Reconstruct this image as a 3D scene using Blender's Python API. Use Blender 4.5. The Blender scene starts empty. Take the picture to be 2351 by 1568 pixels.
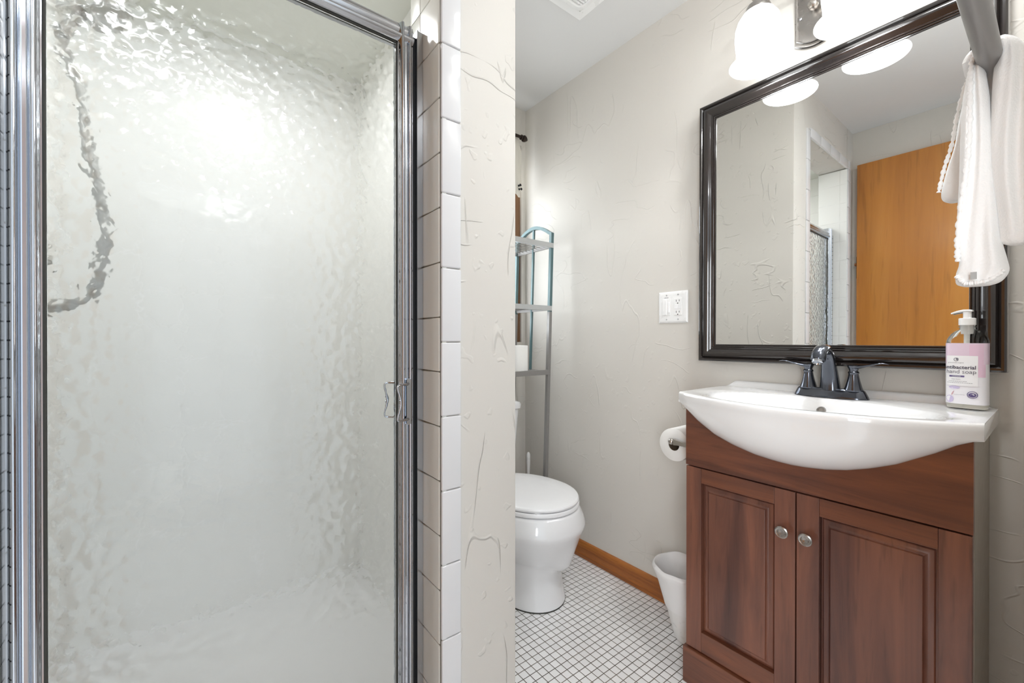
import bpy, bmesh, math, random
from mathutils import Vector, Matrix
random.seed(7)
PI = math.pi
scene = bpy.context.scene
COL = scene.collection

# ------------------------------------------------------------------ camera, world, lights, exposure
FPX = 963.0
CAM = Vector((0.0, 0.0, 1.04))
cam_data = bpy.data.cameras.new('camera')
cam_data.sensor_width = 36.0
cam_data.lens = 36.0 * FPX / 2351.0
cam_data.clip_start = 0.02
cam = bpy.data.objects.new('camera', cam_data)
COL.objects.link(cam)
cam.location = CAM
cam.rotation_euler = (math.radians(90 - 0.17), 0, math.radians(-37.3))
scene.camera = cam

scene.view_settings.view_transform = 'Standard'
scene.view_settings.look = 'None'
scene.view_settings.gamma = 1.0
scene.view_settings.use_curve_mapping = False
scene.view_settings.exposure = 0.68
scene.cycles.max_bounces = 9
scene.cycles.transmission_bounces = 8
scene.cycles.glossy_bounces = 4
scene.cycles.diffuse_bounces = 6
scene.cycles.sample_clamp_indirect = 6.0
scene.cycles.use_adaptive_sampling = True
scene.cycles.adaptive_threshold = 0.1
scene.cycles.caustics_reflective = False

world = bpy.data.worlds.new('hall_daylight')
scene.world = world
world.use_nodes = True
bg = world.node_tree.nodes['Background']
bg.inputs['Color'].default_value = (0.80, 0.90, 1.0, 1)
bg.inputs['Strength'].default_value = 0.95

def area_light(name, loc, rot, size, power, color=(1, 1, 1), shape='DISK'):
    d = bpy.data.lights.new(name, 'AREA'); d.shape = shape; d.size = size; d.energy = power; d.color = color
    o = bpy.data.objects.new(name, d); COL.objects.link(o); o.location = loc; o.rotation_euler = rot
    return o
ADDED_HALL_LAMPS = [(0.24, -1.12), (-0.155, -0.52)]  # two added lamps out of view, placed to give the glints in the shower glass
for hx, hy in ADDED_HALL_LAMPS:
    area_light('hall_ceiling_lamp', (hx, hy, 2.235), (0, 0, 0), 0.2, 1.5, (0.97, 0.99, 1.0))
area_light('shower_ceiling_lamp', (0.12, 1.30, 2.055), (0, 0, 0), 0.14, 2.0, (0.97, 0.99, 1.0))  # downlight added to brighten the shower interior
area_light('room_ceiling_lamp', (0.96, 0.12, 2.235), (0, 0, 0), 0.14, 4.9, (0.95, 0.98, 1.0))  # unseen lamp added to lift the vanity wall and cabinet
hw = area_light('hall_window_daylight', (-1.15, -0.75, 1.25), (0, math.radians(-90), 0), 1.3, 31.0, (0.93, 0.97, 1.0), 'RECTANGLE')  # added fill from the hall side, aimed through the doorway; no window modelled
hw.data.size_y = 1.0
wl = area_light('window_daylight', (1.16, 1.83, 1.55), (math.radians(-90), 0, 0), 0.5, 4.6, (0.93, 0.97, 1.0), 'RECTANGLE')
wl.data.size_y = 0.9

# ------------------------------------------------------------------ helpers
def lin(c):
    c = c / 255.0
    return c / 12.92 if c <= 0.04045 else ((c + 0.055) / 1.055) ** 2.4
def rgb(r, g, b): return (lin(r), lin(g), lin(b), 1.0)

def world_off(parent):
    v = Vector((0, 0, 0))
    while parent is not None:
        v += parent.location; parent = parent.parent
    return v

def obj(name, bm, mat, parent=None, smooth=None):
    """link a bmesh built in world coordinates as ONE mesh object (smooth = auto-smooth angle in degrees)"""
    bmesh.ops.remove_doubles(bm, verts=bm.verts, dist=1e-6)
    bmesh.ops.recalc_face_normals(bm, faces=bm.faces)
    me = bpy.data.meshes.new(name)
    if smooth is not None:
        ang = math.radians(smooth)
        for f in bm.faces: f.smooth = True
        for e in bm.edges:
            if len(e.link_faces) == 2 and e.calc_face_angle(0) > ang: e.smooth = False
    bm.to_mesh(me); bm.free()
    off = world_off(parent)
    if parent is not None: me.transform(Matrix.Translation(-off))
    for m in (mat if isinstance(mat, (list, tuple)) else [mat]): me.materials.append(m)
    o = bpy.data.objects.new(name, me); COL.objects.link(o)
    if parent is not None: o.parent = parent
    return o

def thing(name, label, cat, loc=(0, 0, 0), group=None):
    o = bpy.data.objects.new(name, None); COL.objects.link(o)
    o.location = loc; o.empty_display_size = 0.05
    o['label'] = label; o['category'] = cat
    if group: o['group'] = group
    return o
def tag(o, label, cat, group=None):
    o['label'] = label; o['category'] = cat
    if group: o['group'] = group
    return o
def struct(name, bm, mat, parent=None, smooth=None):
    o = obj(name, bm, mat, parent, smooth)
    if parent is None: o['kind'] = 'structure'
    return o

def B(): return bmesh.new()
def box(bm, x0, x1, y0, y1, z0, z1, bev=0.0, seg=2):
    t = bmesh.new()
    bmesh.ops.create_cube(t, size=1.0)
    for v in t.verts:
        v.co = Vector(((x0 + x1) / 2 + v.co.x * (x1 - x0), (y0 + y1) / 2 + v.co.y * (y1 - y0), (z0 + z1) / 2 + v.co.z * (z1 - z0)))
    if bev > 0:
        bmesh.ops.bevel(t, geom=list(t.edges), offset=bev, segments=seg, profile=0.5, affect='EDGES')
    merge(bm, t)
    return bm
def merge(bm, t):
    me = bpy.data.meshes.new('tmp'); t.to_mesh(me); t.free()
    bm.from_mesh(me); bpy.data.meshes.remove(me)
def loft(bm, rings, cap0=True, cap1=True, closed=True):
    vs = [[bm.verts.new(p) for p in r] for r in rings]
    n = len(vs[0])
    for a, b in zip(vs[:-1], vs[1:]):
        for i in range(n if closed else n - 1):
            j = (i + 1) % n
            try: bm.faces.new((a[i], a[j], b[j], b[i]))
            except ValueError: pass
    if cap0 and closed: bm.faces.new(list(reversed(vs[0])))
    if cap1 and closed: bm.faces.new(vs[-1])
    return bm
def frame_for(d):
    d = Vector(d).normalized()
    up = Vector((0, 0, 1)) if abs(d.z) < 0.9 else Vector((1, 0, 0))
    a = d.cross(up).normalized(); b = a.cross(d).normalized()
    return a, b
def tube(bm, pts, r, n=12, cap=True):
    pts = [Vector(p) for p in pts]
    rr = r if isinstance(r, (list, tuple)) else [r] * len(pts)
    rings = []; a = None
    for i, p in enumerate(pts):
        d = (pts[min(i + 1, len(pts) - 1)] - pts[max(i - 1, 0)]).normalized()
        if a is None: a, b = frame_for(d)
        else:
            a = (a - d * a.dot(d)).normalized(); b = a.cross(d).normalized()
        rings.append([p + (a * math.cos(2 * PI * k / n) + b * math.sin(2 * PI * k / n)) * rr[i] for k in range(n)])
    return loft(bm, rings, cap, cap)
def smooth_path(pts, sub=6):
    pts = [Vector(p) for p in pts]; out = []
    for i in range(len(pts) - 1):
        p0, p1, p2, p3 = pts[max(i - 1, 0)], pts[i], pts[i + 1], pts[min(i + 2, len(pts) - 1)]
        for k in range(sub):
            t = k / sub
            out.append(0.5 * ((2 * p1) + (p2 - p0) * t + (2 * p0 - 5 * p1 + 4 * p2 - p3) * t * t + (3 * p1 - p0 - 3 * p2 + p3) * t ** 3))
    out.append(pts[-1]); return out
def lathe(bm, prof, base, axis=(0, 0, 1), n=32, cap0=True, cap1=True):
    """prof = [(radius, distance along axis)]"""
    ax = Vector(axis).normalized(); a, b = frame_for(ax); base = Vector(base)
    rings = [[base + ax * h + (a * math.cos(2 * PI * k / n) + b * math.sin(2 * PI * k / n)) * max(r, 1e-4) for k in range(n)] for r, h in prof]
    return loft(bm, rings, cap0, cap1)
def interp(tab, x):
    """smooth-ish interpolation in a table of rows (x, a, b, ...)"""
    if x <= tab[0][0]: return tab[0][1:]
    for r0, r1 in zip(tab[:-1], tab[1:]):
        if x <= r1[0]:
            t = (x - r0[0]) / (r1[0] - r0[0]); t = t * t * (3 - 2 * t) if len(tab) > 2 else t
            return tuple(p + (q - p) * t for p, q in zip(r0[1:], r1[1:]))
    return tab[-1][1:]
def lerp_tab(tab, x):
    if x <= tab[0][0]: return tab[0][1]
    for r0, r1 in zip(tab[:-1], tab[1:]):
        if x <= r1[0]: return r0[1] + (r1[1] - r0[1]) * (x - r0[0]) / (r1[0] - r0[0])
    return tab[-1][1]

# ------------------------------------------------------------------ materials
class N:
    def __init__(s, name):
        s.m = bpy.data.materials.new(name); s.m.use_nodes = True
        s.t = s.m.node_tree; s.p = s.t.nodes['Principled BSDF']; s.out = s.t.nodes['Material Output']
    def n(s, typ, **kw):
        x = s.t.nodes.new(typ)
        for k, v in kw.items(): setattr(x, k, v)
        return x
    def link(s, a, b): s.t.links.new(a, b)
    def set(s, **kw):
        for k, v in kw.items(): s.p.inputs[k.replace('_', ' ')].default_value = v
        return s
    def pos(s):
        return s.n('ShaderNodeNewGeometry').outputs['Position']
    def mapped(s, scale=(1, 1, 1), loc=(0, 0, 0)):
        mp = s.n('ShaderNodeMapping'); s.link(s.pos(), mp.inputs['Vector'])
        mp.inputs['Scale'].default_value = scale; mp.inputs['Location'].default_value = loc
        return mp.outputs['Vector']
    def math(s, op, a, b=None, c=None):
        x = s.n('ShaderNodeMath', operation=op)
        for i, v in enumerate((a, b, c)):
            if v is None: continue
            if isinstance(v, (int, float)): x.inputs[i].default_value = v
            else: s.link(v, x.inputs[i])
        return x.outputs[0]
    def noise(s, vec, scale, detail=2, rough=0.5, dist=0.0):
        x = s.n('ShaderNodeTexNoise'); s.link(vec, x.inputs['Vector'])
        x.inputs['Scale'].default_value = scale; x.inputs['Detail'].default_value = detail
        x.inputs['Roughness'].default_value = rough; x.inputs['Distortion'].default_value = dist
        return x.outputs['Fac']
    def ramp(s, fac, stops):
        x = s.n('ShaderNodeValToRGB'); s.link(fac, x.inputs['Fac'])
        e = x.color_ramp.elements
        while len(e) < len(stops): e.new(0.5)
        for el, (p, c) in zip(e, stops): el.position = p; el.color = c
        return x.outputs['Color']
    def maprange(s, v, a, b, c, d, typ='SMOOTHSTEP'):
        x = s.n('ShaderNodeMapRange', interpolation_type=typ); s.link(v, x.inputs[0])
        for i, k in enumerate((a, b, c, d)): x.inputs[i + 1].default_value = k
        return x.outputs[0]
    def mix(s, fac, a, b):
        x = s.n('ShaderNodeMix', data_type='RGBA')
        if isinstance(fac, float): x.inputs[0].default_value = fac
        else: s.link(fac, x.inputs[0])
        for i, v in ((6, a), (7, b)):
            if isinstance(v, tuple): x.inputs[i].default_value = v
            else: s.link(v, x.inputs[i])
        return x.outputs[2]
    def bump(s, h, strength, dist):
        x = s.n('ShaderNodeBump'); s.link(h, x.inputs['Height'])
        x.inputs['Strength'].default_value = strength; x.inputs['Distance'].default_value = dist
        s.link(x.outputs[0], s.p.inputs['Normal'])
        return x
    def color(s, sock): s.link(sock, s.p.inputs['Base Color'])

def plain(name, col, rough=0.5, metal=0.0, spec=0.5, coat=0.0, var=0.0):
    q = N(name); q.set(Base_Color=col, Roughness=rough, Metallic=metal)
    q.p.inputs['Specular IOR Level'].default_value = spec
    q.p.inputs['Coat Weight'].default_value = coat
    # slight unevenness so nothing is perfectly flat
    nz = q.noise(q.mapped(), 30, 2)
    r = q.maprange(nz, 0.3, 0.7, max(0.0, rough - 0.04), min(1.0, rough + 0.04), 'LINEAR')
    q.link(r, q.p.inputs['Roughness'])
    if var > 0:
        d = tuple(c * (1 - var) for c in col[:3]) + (1,)
        q.color(q.mix(q.noise(q.mapped((1, 1, 1)), 6, 3), d, col))
    return q.m

def plaster(name, col, amount=1.0, scratch=1.0):
    q = N(name); q.set(Roughness=0.55)
    q.p.inputs['Specular IOR Level'].default_value = 0.35
    v = q.mapped()
    # long trowel ridges: narrow bands of a stretched noise, only inside sparse patches
    def ridge(scale3, sc, width, thr, seed):
        vv = q.mapped(scale3, seed)
        nz = q.noise(vv, sc, 1.2, 0.4, 0.15)
        band = q.math('ABSOLUTE', q.math('SUBTRACT', nz, 0.5))
        line = q.maprange(band, 0.0, width, 1.0, 0.0)
        patch = q.maprange(q.noise(q.mapped((1, 1, 1), seed), 5.5, 1), thr, thr + 0.06, 0.0, 1.0)
        return q.math('MULTIPLY', line, patch)
    r1 = ridge((1, 1, 0.28), 11.0, 0.012, 0.54, (3.1, 1.7, 0.4))
    r2 = ridge((0.45, 0.45, 1.0), 13.0, 0.014, 0.57, (7.7, 4.2, 9.3))
    blobs = q.maprange(q.noise(v, 34, 1, 0.6), 0.66, 0.74, 0.0, 1.0)
    soft = q.noise(v, 8, 1.5, 0.5)
    h = q.math('ADD', q.math('MULTIPLY', q.math('MAXIMUM', r1, r2), 1.0 * scratch), q.math('MULTIPLY', blobs, 0.35 * scratch))
    h = q.math('ADD', h, q.math('MULTIPLY', soft, 0.9))
    q.bump(h, 0.55 * amount, 0.0035)
    d = tuple(c * 0.965 for c in col[:3]) + (1,)
    q.color(q.mix(q.noise(v, 2.5, 0), d, col))
    return q.m

def tile(name, axes, pitch, off, groove, tcol, gcol, rough=0.12, bumpd=0.0012, vary=0.03, wob=0.0):
    """square or rectangular tile: axes e.g. 'xy'; grout lines at off + k*pitch"""
    q = N(name)
    sep = q.n('ShaderNodeSeparateXYZ'); 
    pos = q.pos()
    if wob > 0:
        nz = q.n('ShaderNodeTexNoise'); q.link(pos, nz.inputs['Vector']); nz.inputs['Scale'].default_value = 40
        ad = q.n('ShaderNodeVectorMath', operation='SCALE'); q.link(nz.outputs['Color'], ad.inputs[0]); ad.inputs['Scale'].default_value = wob
        a2 = q.n('ShaderNodeVectorMath', operation='ADD'); q.link(pos, a2.inputs[0]); q.link(ad.outputs[0], a2.inputs[1]); pos = a2.outputs[0]
    q.link(pos, sep.inputs[0])
    ds, ids = [], []
    for i, a in enumerate(axes):
        u = q.math('DIVIDE', q.math('SUBTRACT', sep.outputs['xyz'.index(a)], off[i]), pitch[i])
        ids.append(q.math('FLOOR', u))
        f = q.math('FRACT', u)
        e = q.math('MULTIPLY', q.math('MINIMUM', f, q.math('SUBTRACT', 1.0, f)), pitch[i])
        ds.append(e)
    d = ds[0]
    for e in ds[1:]: d = q.math('MINIMUM', d, e)
    g = q.maprange(d, groove * 0.5, groove * 0.5 + 0.0007, 0.0, 1.0)
    comb = q.n('ShaderNodeCombineXYZ')
    for i, s in enumerate(ids): q.link(s, comb.inputs[i])
    wn = q.n('ShaderNodeTexWhiteNoise'); q.link(comb.outputs[0], wn.inputs['Vector'])
    dark = tuple(c * (1 - vary) for c in tcol[:3]) + (1,)
    body = q.mix(wn.outputs['Value'], tcol, dark)
    gn = q.noise(q.mapped(), 9, 3)
    gd = tuple(min(1, c * 2.2) for c in gcol[:3]) + (1,)
    gro = q.mix(q.maprange(gn, 0.35, 0.7, 0, 1), gcol, gd)
    q.color(q.mix(g, gro, body))
    q.link(q.maprange(g, 0, 1, 0.8, rough), q.p.inputs['Roughness'])
    hh = q.maprange(d, groove * 0.5, groove * 0.5 + 0.004, 0.0, 1.0)
    hh = q.math('ADD', hh, q.math('MULTIPLY', q.noise(q.mapped(), 18, 2), 0.25))
    q.bump(hh, 0.6, bumpd)
    return q.m

def wood(name, grain, cols, scale=1.0, rough=0.32, coat=0.3, contrast=(0.25, 0.75), streak=16.0, spec=0.5):
    """grain = axis letter along which the fibres run"""
    q = N(name)
    sc = {'x': (1.2, streak, streak), 'y': (streak, 1.2, streak), 'z': (streak, streak, 1.2)}[grain]
    sc = tuple(c * scale for c in sc)
    v = q.mapped(sc)
    n1 = q.noise(v, 1.0, 5, 0.62, 0.9)
    n2 = q.noise(q.mapped(tuple(c * 0.38 for c in sc), (4, 2, 7)), 1.0, 3, 0.5, 1.4)
    n3 = q.noise(q.mapped(tuple(c * 5 for c in sc)), 1.0, 2, 0.6)
    f = q.math('ADD', q.math('MULTIPLY', n1, 0.55), q.math('MULTIPLY', n2, 0.45))
    f = q.maprange(f, contrast[0], contrast[1], 0, 1, 'LINEAR')
    k = len(cols)
    c = q.ramp(f, [(i / (k - 1), cc) for i, cc in enumerate(cols)])
    pore = q.maprange(n3, 0.55, 0.72, 0.0, 0.28)
    q.color(q.mix(pore, c, tuple(x * 0.55 for x in cols[0][:3]) + (1,)))
    q.set(Roughness=rough)
    q.p.inputs['Specular IOR Level'].default_value = spec
    q.p.inputs['Coat Weight'].default_value = coat
    q.p.inputs['Coat Roughness'].default_value = 0.18
    q.bump(n3, 0.06, 0.0008)
    return q.m

M = {}
M['wall'] = plaster('greige_plaster', rgb(216, 212, 205), 1.0, 0.55)
M['wall_rough'] = plaster('trowelled_plaster', rgb(209, 205, 198), 1.1, 1.4)
M['ceiling'] = plain('ceiling_paint', rgb(222, 222, 221), 0.7, var=0.03)
M['floor'] = tile('mosaic_floor', 'xy', (0.0268, 0.0268), (0.9663, 0.9195), 0.0018, rgb(249, 249, 249), rgb(74, 68, 60), 0.25, 0.0006, 0.08, 0.0012)
M['tile_yz'] = tile('shower_tile_side', 'yz', (0.1085, 0.1138), (0.925, 1.088), 0.002, rgb(251, 251, 248), rgb(228, 228, 223), 0.12, 0.0006, 0.01)
M['tile_xz'] = tile('shower_tile_back', 'xz', (0.1085, 0.1138), (0.407, 1.088), 0.002, rgb(251, 251, 248), rgb(244, 244, 240), 0.12, 0.0005, 0.01)
M['tile_small'] = tile('small_wall_tile', 'yz', (0.0128, 0.0256), (0.8606, 1.04), 0.0016, rgb(236, 236, 234), rgb(70, 70, 70), 0.15, 0.0008, 0.04)
M['tile_white'] = plain('white_glazed_tile', rgb(217, 217, 218), 0.1, spec=0.5, var=0.02)
M['tile_cream'] = plain('cream_glazed_tile', rgb(231, 232, 225), 0.2, var=0.05)
M['grout'] = plain('grey_grout', rgb(120, 116, 106), 0.8)
M['shower_ceiling'] = plain('shower_ceiling_paint', rgb(226, 227, 219), 0.6)
M['shower_pan'] = plain('white_shower_pan', rgb(240, 240, 240), 0.2)
M['base_oak'] = wood('oak_baseboard', 'y', [rgb(96, 50, 16), rgb(158, 92, 36), rgb(190, 120, 54)], 3.0, 0.4, 0.2)
M['door_ply'] = wood('orange_plywood', 'z', [rgb(150, 88, 28), rgb(188, 122, 48), rgb(212, 150, 72)], 0.55, 0.3, 0.35, (0.2, 0.8))
M['cherry_z'] = wood('dark_cherry_upright', 'z', [rgb(52, 34, 32), rgb(92, 58, 49), rgb(126, 80, 62), rgb(150, 98, 72)], 1.0, 0.3, 0.35)
M['cherry_y'] = wood('dark_cherry_level', 'y', [rgb(54, 34, 29), rgb(97, 58, 44), rgb(130, 78, 53), rgb(156, 96, 60)], 1.0, 0.3, 0.35)
M['cab_side'] = plain('greige_laminate', rgb(176, 168, 156), 0.45, var=0.06)
M['ceramic'] = plain('white_ceramic', rgb(246, 246, 246), 0.06, coat=0.5)
M['toilet'] = plain('toilet_china', rgb(240, 240, 241), 0.08, coat=0.4)
M['white_plastic'] = plain('white_plastic', rgb(243, 243, 242), 0.3)
M['seat_plastic'] = plain('seat_plastic', rgb(246, 246, 247), 0.22)
M['paper'] = plain('soft_paper', rgb(244, 243, 240), 0.9, spec=0.1)
M['cardboard'] = plain('cardboard_core', rgb(110, 92, 72), 0.9)
M['chrome'] = plain('polished_chrome', (0.55, 0.58, 0.63, 1), 0.07, 1.0)
M['alu'] = plain('satin_aluminium', (0.50, 0.51, 0.53, 1), 0.2, 1.0)
M['bronze'] = plain('oiled_bronze', (0.10, 0.11, 0.135, 1), 0.16, 0.92, coat=0.5)
M['frame_black'] = plain('espresso_frame', (0.018, 0.014, 0.013, 1), 0.16, 0.0, 0.6, 0.7)
M['pewter'] = plain('pewter', (0.42, 0.40, 0.38, 1), 0.28, 1.0)
M['nickel'] = plain('brushed_nickel', (0.55, 0.52, 0.48, 1), 0.25, 1.0)
M['teal_metal'] = plain('teal_grey_metal', rgb(84, 110, 113), 0.38, 0.15)
M['rack_metal'] = plain('grey_rack_metal', rgb(142, 140, 138), 0.35, 0.4)
M['shelf_metal'] = plain('pale_shelf_metal', rgb(188, 190, 190), 0.35, 0.3)
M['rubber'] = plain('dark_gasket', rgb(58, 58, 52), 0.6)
M['slot'] = plain('dark_slot', rgb(24, 24, 24), 0.7)
M['brown_wood'] = wood('window_stain', 'z', [rgb(86, 56, 34), rgb(130, 92, 58)], 1.5, 0.45, 0.1)
M['bag'] = plain('thin_white_bag', rgb(246, 246, 246), 0.35)
M['dark_brown'] = plain('dark_bronze_rod', rgb(52, 42, 36), 0.35, 0.5)
M['hose'] = plain('grey_metal_hose', rgb(186, 186, 181), 0.35, 0.2)

def mat_mirror():
    q = N('silvered_mirror'); q.set(Base_Color=(0.93, 0.94, 0.93, 1), Metallic=1.0, Roughness=0.0); return q.m
M['mirror'] = mat_mirror()
def mat_pebble():
    q = N('pebbled_glass'); q.set(Base_Color=(0.995, 0.995, 0.99, 1), Roughness=0.06, IOR=1.45)
    q.p.inputs['Transmission Weight'].default_value = 1.0
    v = q.mapped((1, 1, 1))
    nz = q.n('ShaderNodeTexNoise'); q.link(v, nz.inputs['Vector']); nz.inputs['Scale'].default_value = 40
    sc = q.n('ShaderNodeVectorMath', operation='SCALE'); q.link(nz.outputs['Color'], sc.inputs[0]); sc.inputs['Scale'].default_value = 0.012
    ad = q.n('ShaderNodeVectorMath', operation='ADD'); q.link(v, ad.inputs[0]); q.link(sc.outputs[0], ad.inputs[1])
    vo = q.n('ShaderNodeTexVoronoi', feature='SMOOTH_F1'); q.link(ad.outputs[0], vo.inputs['Vector'])
    vo.inputs['Scale'].default_value = 62; vo.inputs['Smoothness'].default_value = 0.6
    big = q.noise(v, 22, 1)
    h = q.math('ADD', q.math('MULTIPLY', vo.outputs['Distance'], -1.0), q.math('MULTIPLY', big, 0.9))
    q.bump(h, 0.19, 0.006)
    return q.m
M['pebble'] = mat_pebble()
def mat_clear(name, col, rough=0.0, ior=1.45):
    q = N(name); q.set(Base_Color=col, Roughness=rough, IOR=ior); q.p.inputs['Transmission Weight'].default_value = 1.0; return q.m
M['clear'] = mat_clear('clear_plastic', (0.95, 0.95, 0.93, 1), 0.12, 1.2)
M['window_glass'] = mat_clear('window_glass', (0.95, 0.97, 0.97, 1))
def emit(name, col, s):
    q = N(name); q.set(Base_Color=(0.9, 0.9, 0.9, 1), Roughness=0.3); q.p.inputs['Emission Color'].default_value = col; q.p.inputs['Emission Strength'].default_value = s
    return q.m
M['shade'] = emit('lit_opal_glass', (0.97, 0.99, 1.0, 1), 2.5)
M['lens'] = emit('lit_lamp_lens', (0.97, 0.99, 1.0, 1), 6.0)  # glow of the added shower, hall and room lamps
def mat_towel():
    q = N('white_terry'); q.set(Base_Color=rgb(247, 247, 246), Roughness=0.95); q.p.inputs['Specular IOR Level'].default_value = 0.1
    q.p.inputs['Sheen Weight'].default_value = 0.3
    v = q.mapped()
    h = q.math('ADD', q.noise(v, 420, 2), q.math('MULTIPLY', q.noise(v, 90, 2), 1.2))
    q.bump(h, 0.5, 0.0012); return q.m
M['towel'] = mat_towel()
def mat_curtain():
    q = N('cream_valance'); q.set(Base_Color=rgb(226, 222, 212), Roughness=0.9); return q.m
M['curtain'] = mat_curtain()
for k, c, r in [('ink_dark', (66, 62, 82), .5), ('ink_grey', (120, 118, 128), .5), ('ink_purple', (92, 78, 130), .5), ('label_white', (247, 247, 249), .35),
                ('label_pink', (232, 212, 228), .35), ('label_rose', (233, 202, 222), .35), ('label_lilac', (206, 196, 226), .35), ('ink_red', (196, 110, 120), .5), ('label_pale', (241, 240, 245), .35), ('tag_grey', (168, 168, 166), .7)]:
    M[k] = plain(k, rgb(*c), r)

# ------------------------------------------------------------------ dimensions (metres; camera at the origin, looking into the room)
H = 2.328; XR = 1.4945; YB = 1.838; YS = 0.7754; XA = 0.407; XT = 0.4556; XP = 0.608; XL = -0.32; YF = -0.03; XSL = -0.205
Z_OPEN = 2.085; Z_SHC = 2.11

# ------------------------------------------------------------------ room shell
struct('floor', box(B(), -0.45, 1.62, -1.9, 1.95, -0.06, 0.0), M['floor'])
struct('ceiling', box(B(), -0.45, 1.62, -1.9, 1.95, H, H + 0.06), M['ceiling'])
struct('wall_right', box(B(), XR, XR + 0.12, -0.13, 1.95, 0, H), M['wall'])
struct('wall_left', box(B(), XL - 0.12, XL, -0.13, 1.95, 0, H), M['wall'])
# back wall with a window hole
WX0, WX1, WZ0, WZ1 = 0.86, 1.4662, 1.03, 2.127
bm = B()
box(bm, XL, WX0, YB, YB + 0.12, 0, H); box(bm, WX1, XR, YB, YB + 0.12, 0, H)
box(bm, WX0, WX1, YB, YB + 0.12, 0, WZ0); box(bm, WX0, WX1, YB, YB + 0.12, WZ1, H)
struct('wall_back', bm, M['wall'])
# front wall with the doorway the camera stands in
bm = B()
box(bm, 0.465, XR, YF - 0.1, YF, 0, H); box(bm, XL, 0.465, YF - 0.1, YF, 2.1, H)
struct('wall_front', bm, M['wall'])
# the wall between shower and toilet, and what frames the shower opening
YI = 0.925; XSR = 0.562; XSI = -0.310       # inner face of the front wall, shower side walls
bm = B()
plan = [(XA + 0.006, YS + 0.012), (XA + 0.012, YS + 0.006), (XP - 0.006, YS + 0.006), (XP - 0.002, YS + 0.0075), (XP, YS + 0.012), (XP, YB), (XSR + 0.008, YB), (XSR + 0.008, YI), (XA + 0.006, YI)]
loft(bm, [[Vector((x, y, z)) for x, y in plan] for z in (0, H)])
struct('wall_middle', bm, M['wall_rough'], None, 35)
bm = B()
box(bm, XSL - 0.002, XA + 0.006, YS + 0.008, YI, Z_OPEN + 0.006, H)
box(bm, XL, XSL - 0.008, YS + 0.008, YI, 0, H)
struct('wall_shower_front', bm, M['wall_rough'])
struct('wall_shower_right', box(B(), XSR, XSR + 0.008, YI, 1.80, 0, Z_SHC), M['tile_yz'])
struct('wall_shower_left', box(B(), XL, XSI, YI, 1.80, 0, Z_SHC), M['tile_yz'])
struct('wall_shower_back', box(B(), XL, XSR + 0.008, 1.80, 1.815, 0, Z_SHC), M['tile_xz'])
struct('ceiling_shower', box(B(), XL, XSR + 0.008, YI, 1.80, Z_SHC, Z_SHC + 0.02), M['shower_ceiling'])
struct('floor_shower', box(B(), XSI, XSR, YI, 1.80, 0.0, 0.09), M['shower_pan'])
struct('trim_shower_curb', box(B(), XSL, XA, 0.80, YI, 0.0, 0.12, 0.008), M['tile_white'])

# glazed trim tiles: front face of the opening (6 in. pieces), each a pillowed piece over a grout bed
def pillow(bm, x0, x1, y0, y1, z0, z1, bev): box(bm, x0, x1, y0, y1, z0, z1, bev, 4)
bm = B(); p = 0.1547; g = 0.0011
z = 1.0361 - 7 * p
k = 0
while z < 2.13:
    z0, z1 = max(z, 0.001) + g, min(z + p, 2.14) - g
    dx = random.uniform(-0.0006, 0.0006)
    if z1 - z0 > 0.02: pillow(bm, XA + 0.0025 + dx, XT + dx, YS, YS + 0.012, z0, z1, 0.0028)
    z += p
struct('trim_1', bm, M['tile_white'], None, 40)
bm = B()
x = XA
while x > XSL - 0.05:
    pillow(bm, max(x - p, XSL - 0.048) + g, x - g, YS, YS + 0.012, Z_OPEN + g, Z_OPEN + 0.05, 0.0028); x -= p
z = 0.0
while z < Z_OPEN:
    pillow(bm, XSL - 0.048, XSL - 0.002, YS, YS + 0.012, z + g, min(z + p, Z_OPEN) - g, 0.0028); z += p
struct('trim_2', bm, M['tile_white'], None, 40)
# right reveal: 4 1/4 in. bullnose pieces turning the corner
bm = B(); p2 = 0.1138; g = 0.0009
def bull(bm, z0, z1):
    ys, xs, r = YS + 0.003, XA, 0.011
    sec = [(xs + 0.010, 0.8735), (xs + 0.0008, 0.8735), (xs, 0.8727)]
    for i in range(7):
        a = PI / 2 * i / 6
        sec.append((xs + r - r * math.cos(a), ys + r - r * math.sin(a)))
    sec += [(xs + 0.014, ys), (xs + 0.014, ys + 0.01)]
    rows = []
    for dz, s in ((0.0, 0.0012), (0.0012, 0.0), (1, 0), (2, 0.0012)):
        zz = z0 if dz == 0.0 else z0 + 0.0012 if dz == 0.0012 else z1 - 0.0012 if dz == 1 else z1
        rows.append([Vector((x + s, y + (s if y < 0.8 else 0), zz)) for x, y in sec])
    loft(bm, rows)
z = 1.088 - 10 * p2
while z < Z_OPEN:
    z0, z1 = max(z, 0.0) + g, min(z + p2, Z_OPEN) - g
    if z1 - z0 > 0.02: bull(bm, z0, z1)
    z += p2
z = 1.088 - 10 * p2
while z < Z_OPEN:
    z0, z1 = max(z, 0.0) + g, min(z + p2, Z_OPEN) - g
    if z1 - z0 > 0.02: pillow(bm, XA, XA + 0.010, 0.8752, YI, z0, z1, 0.0012)
    z += p2
struct('trim_3', bm, M['tile_cream'], None, 40)
struct('trim_grout_bed', box(B(), XA + 0.0018, XA + 0.012, YS + 0.0048, YI - 0.001, 0.0, Z_OPEN), M['grout'])
# left reveal with the narrow strip of little tiles beside the door post
struct('trim_4', box(B(), XSL - 0.012, XSL, YS + 0.006, 0.848, 0.0, Z_OPEN), M['tile_yz'])
struct('trim_5', box(B(), XSL - 0.012, XSL, 0.848, YI, 0.0, 1.70), M['tile_small'])
struct('trim_6', box(B(), XSL - 0.012, XSL, 0.848, YI, 1.70, Z_OPEN), M['tile_yz'])
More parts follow.
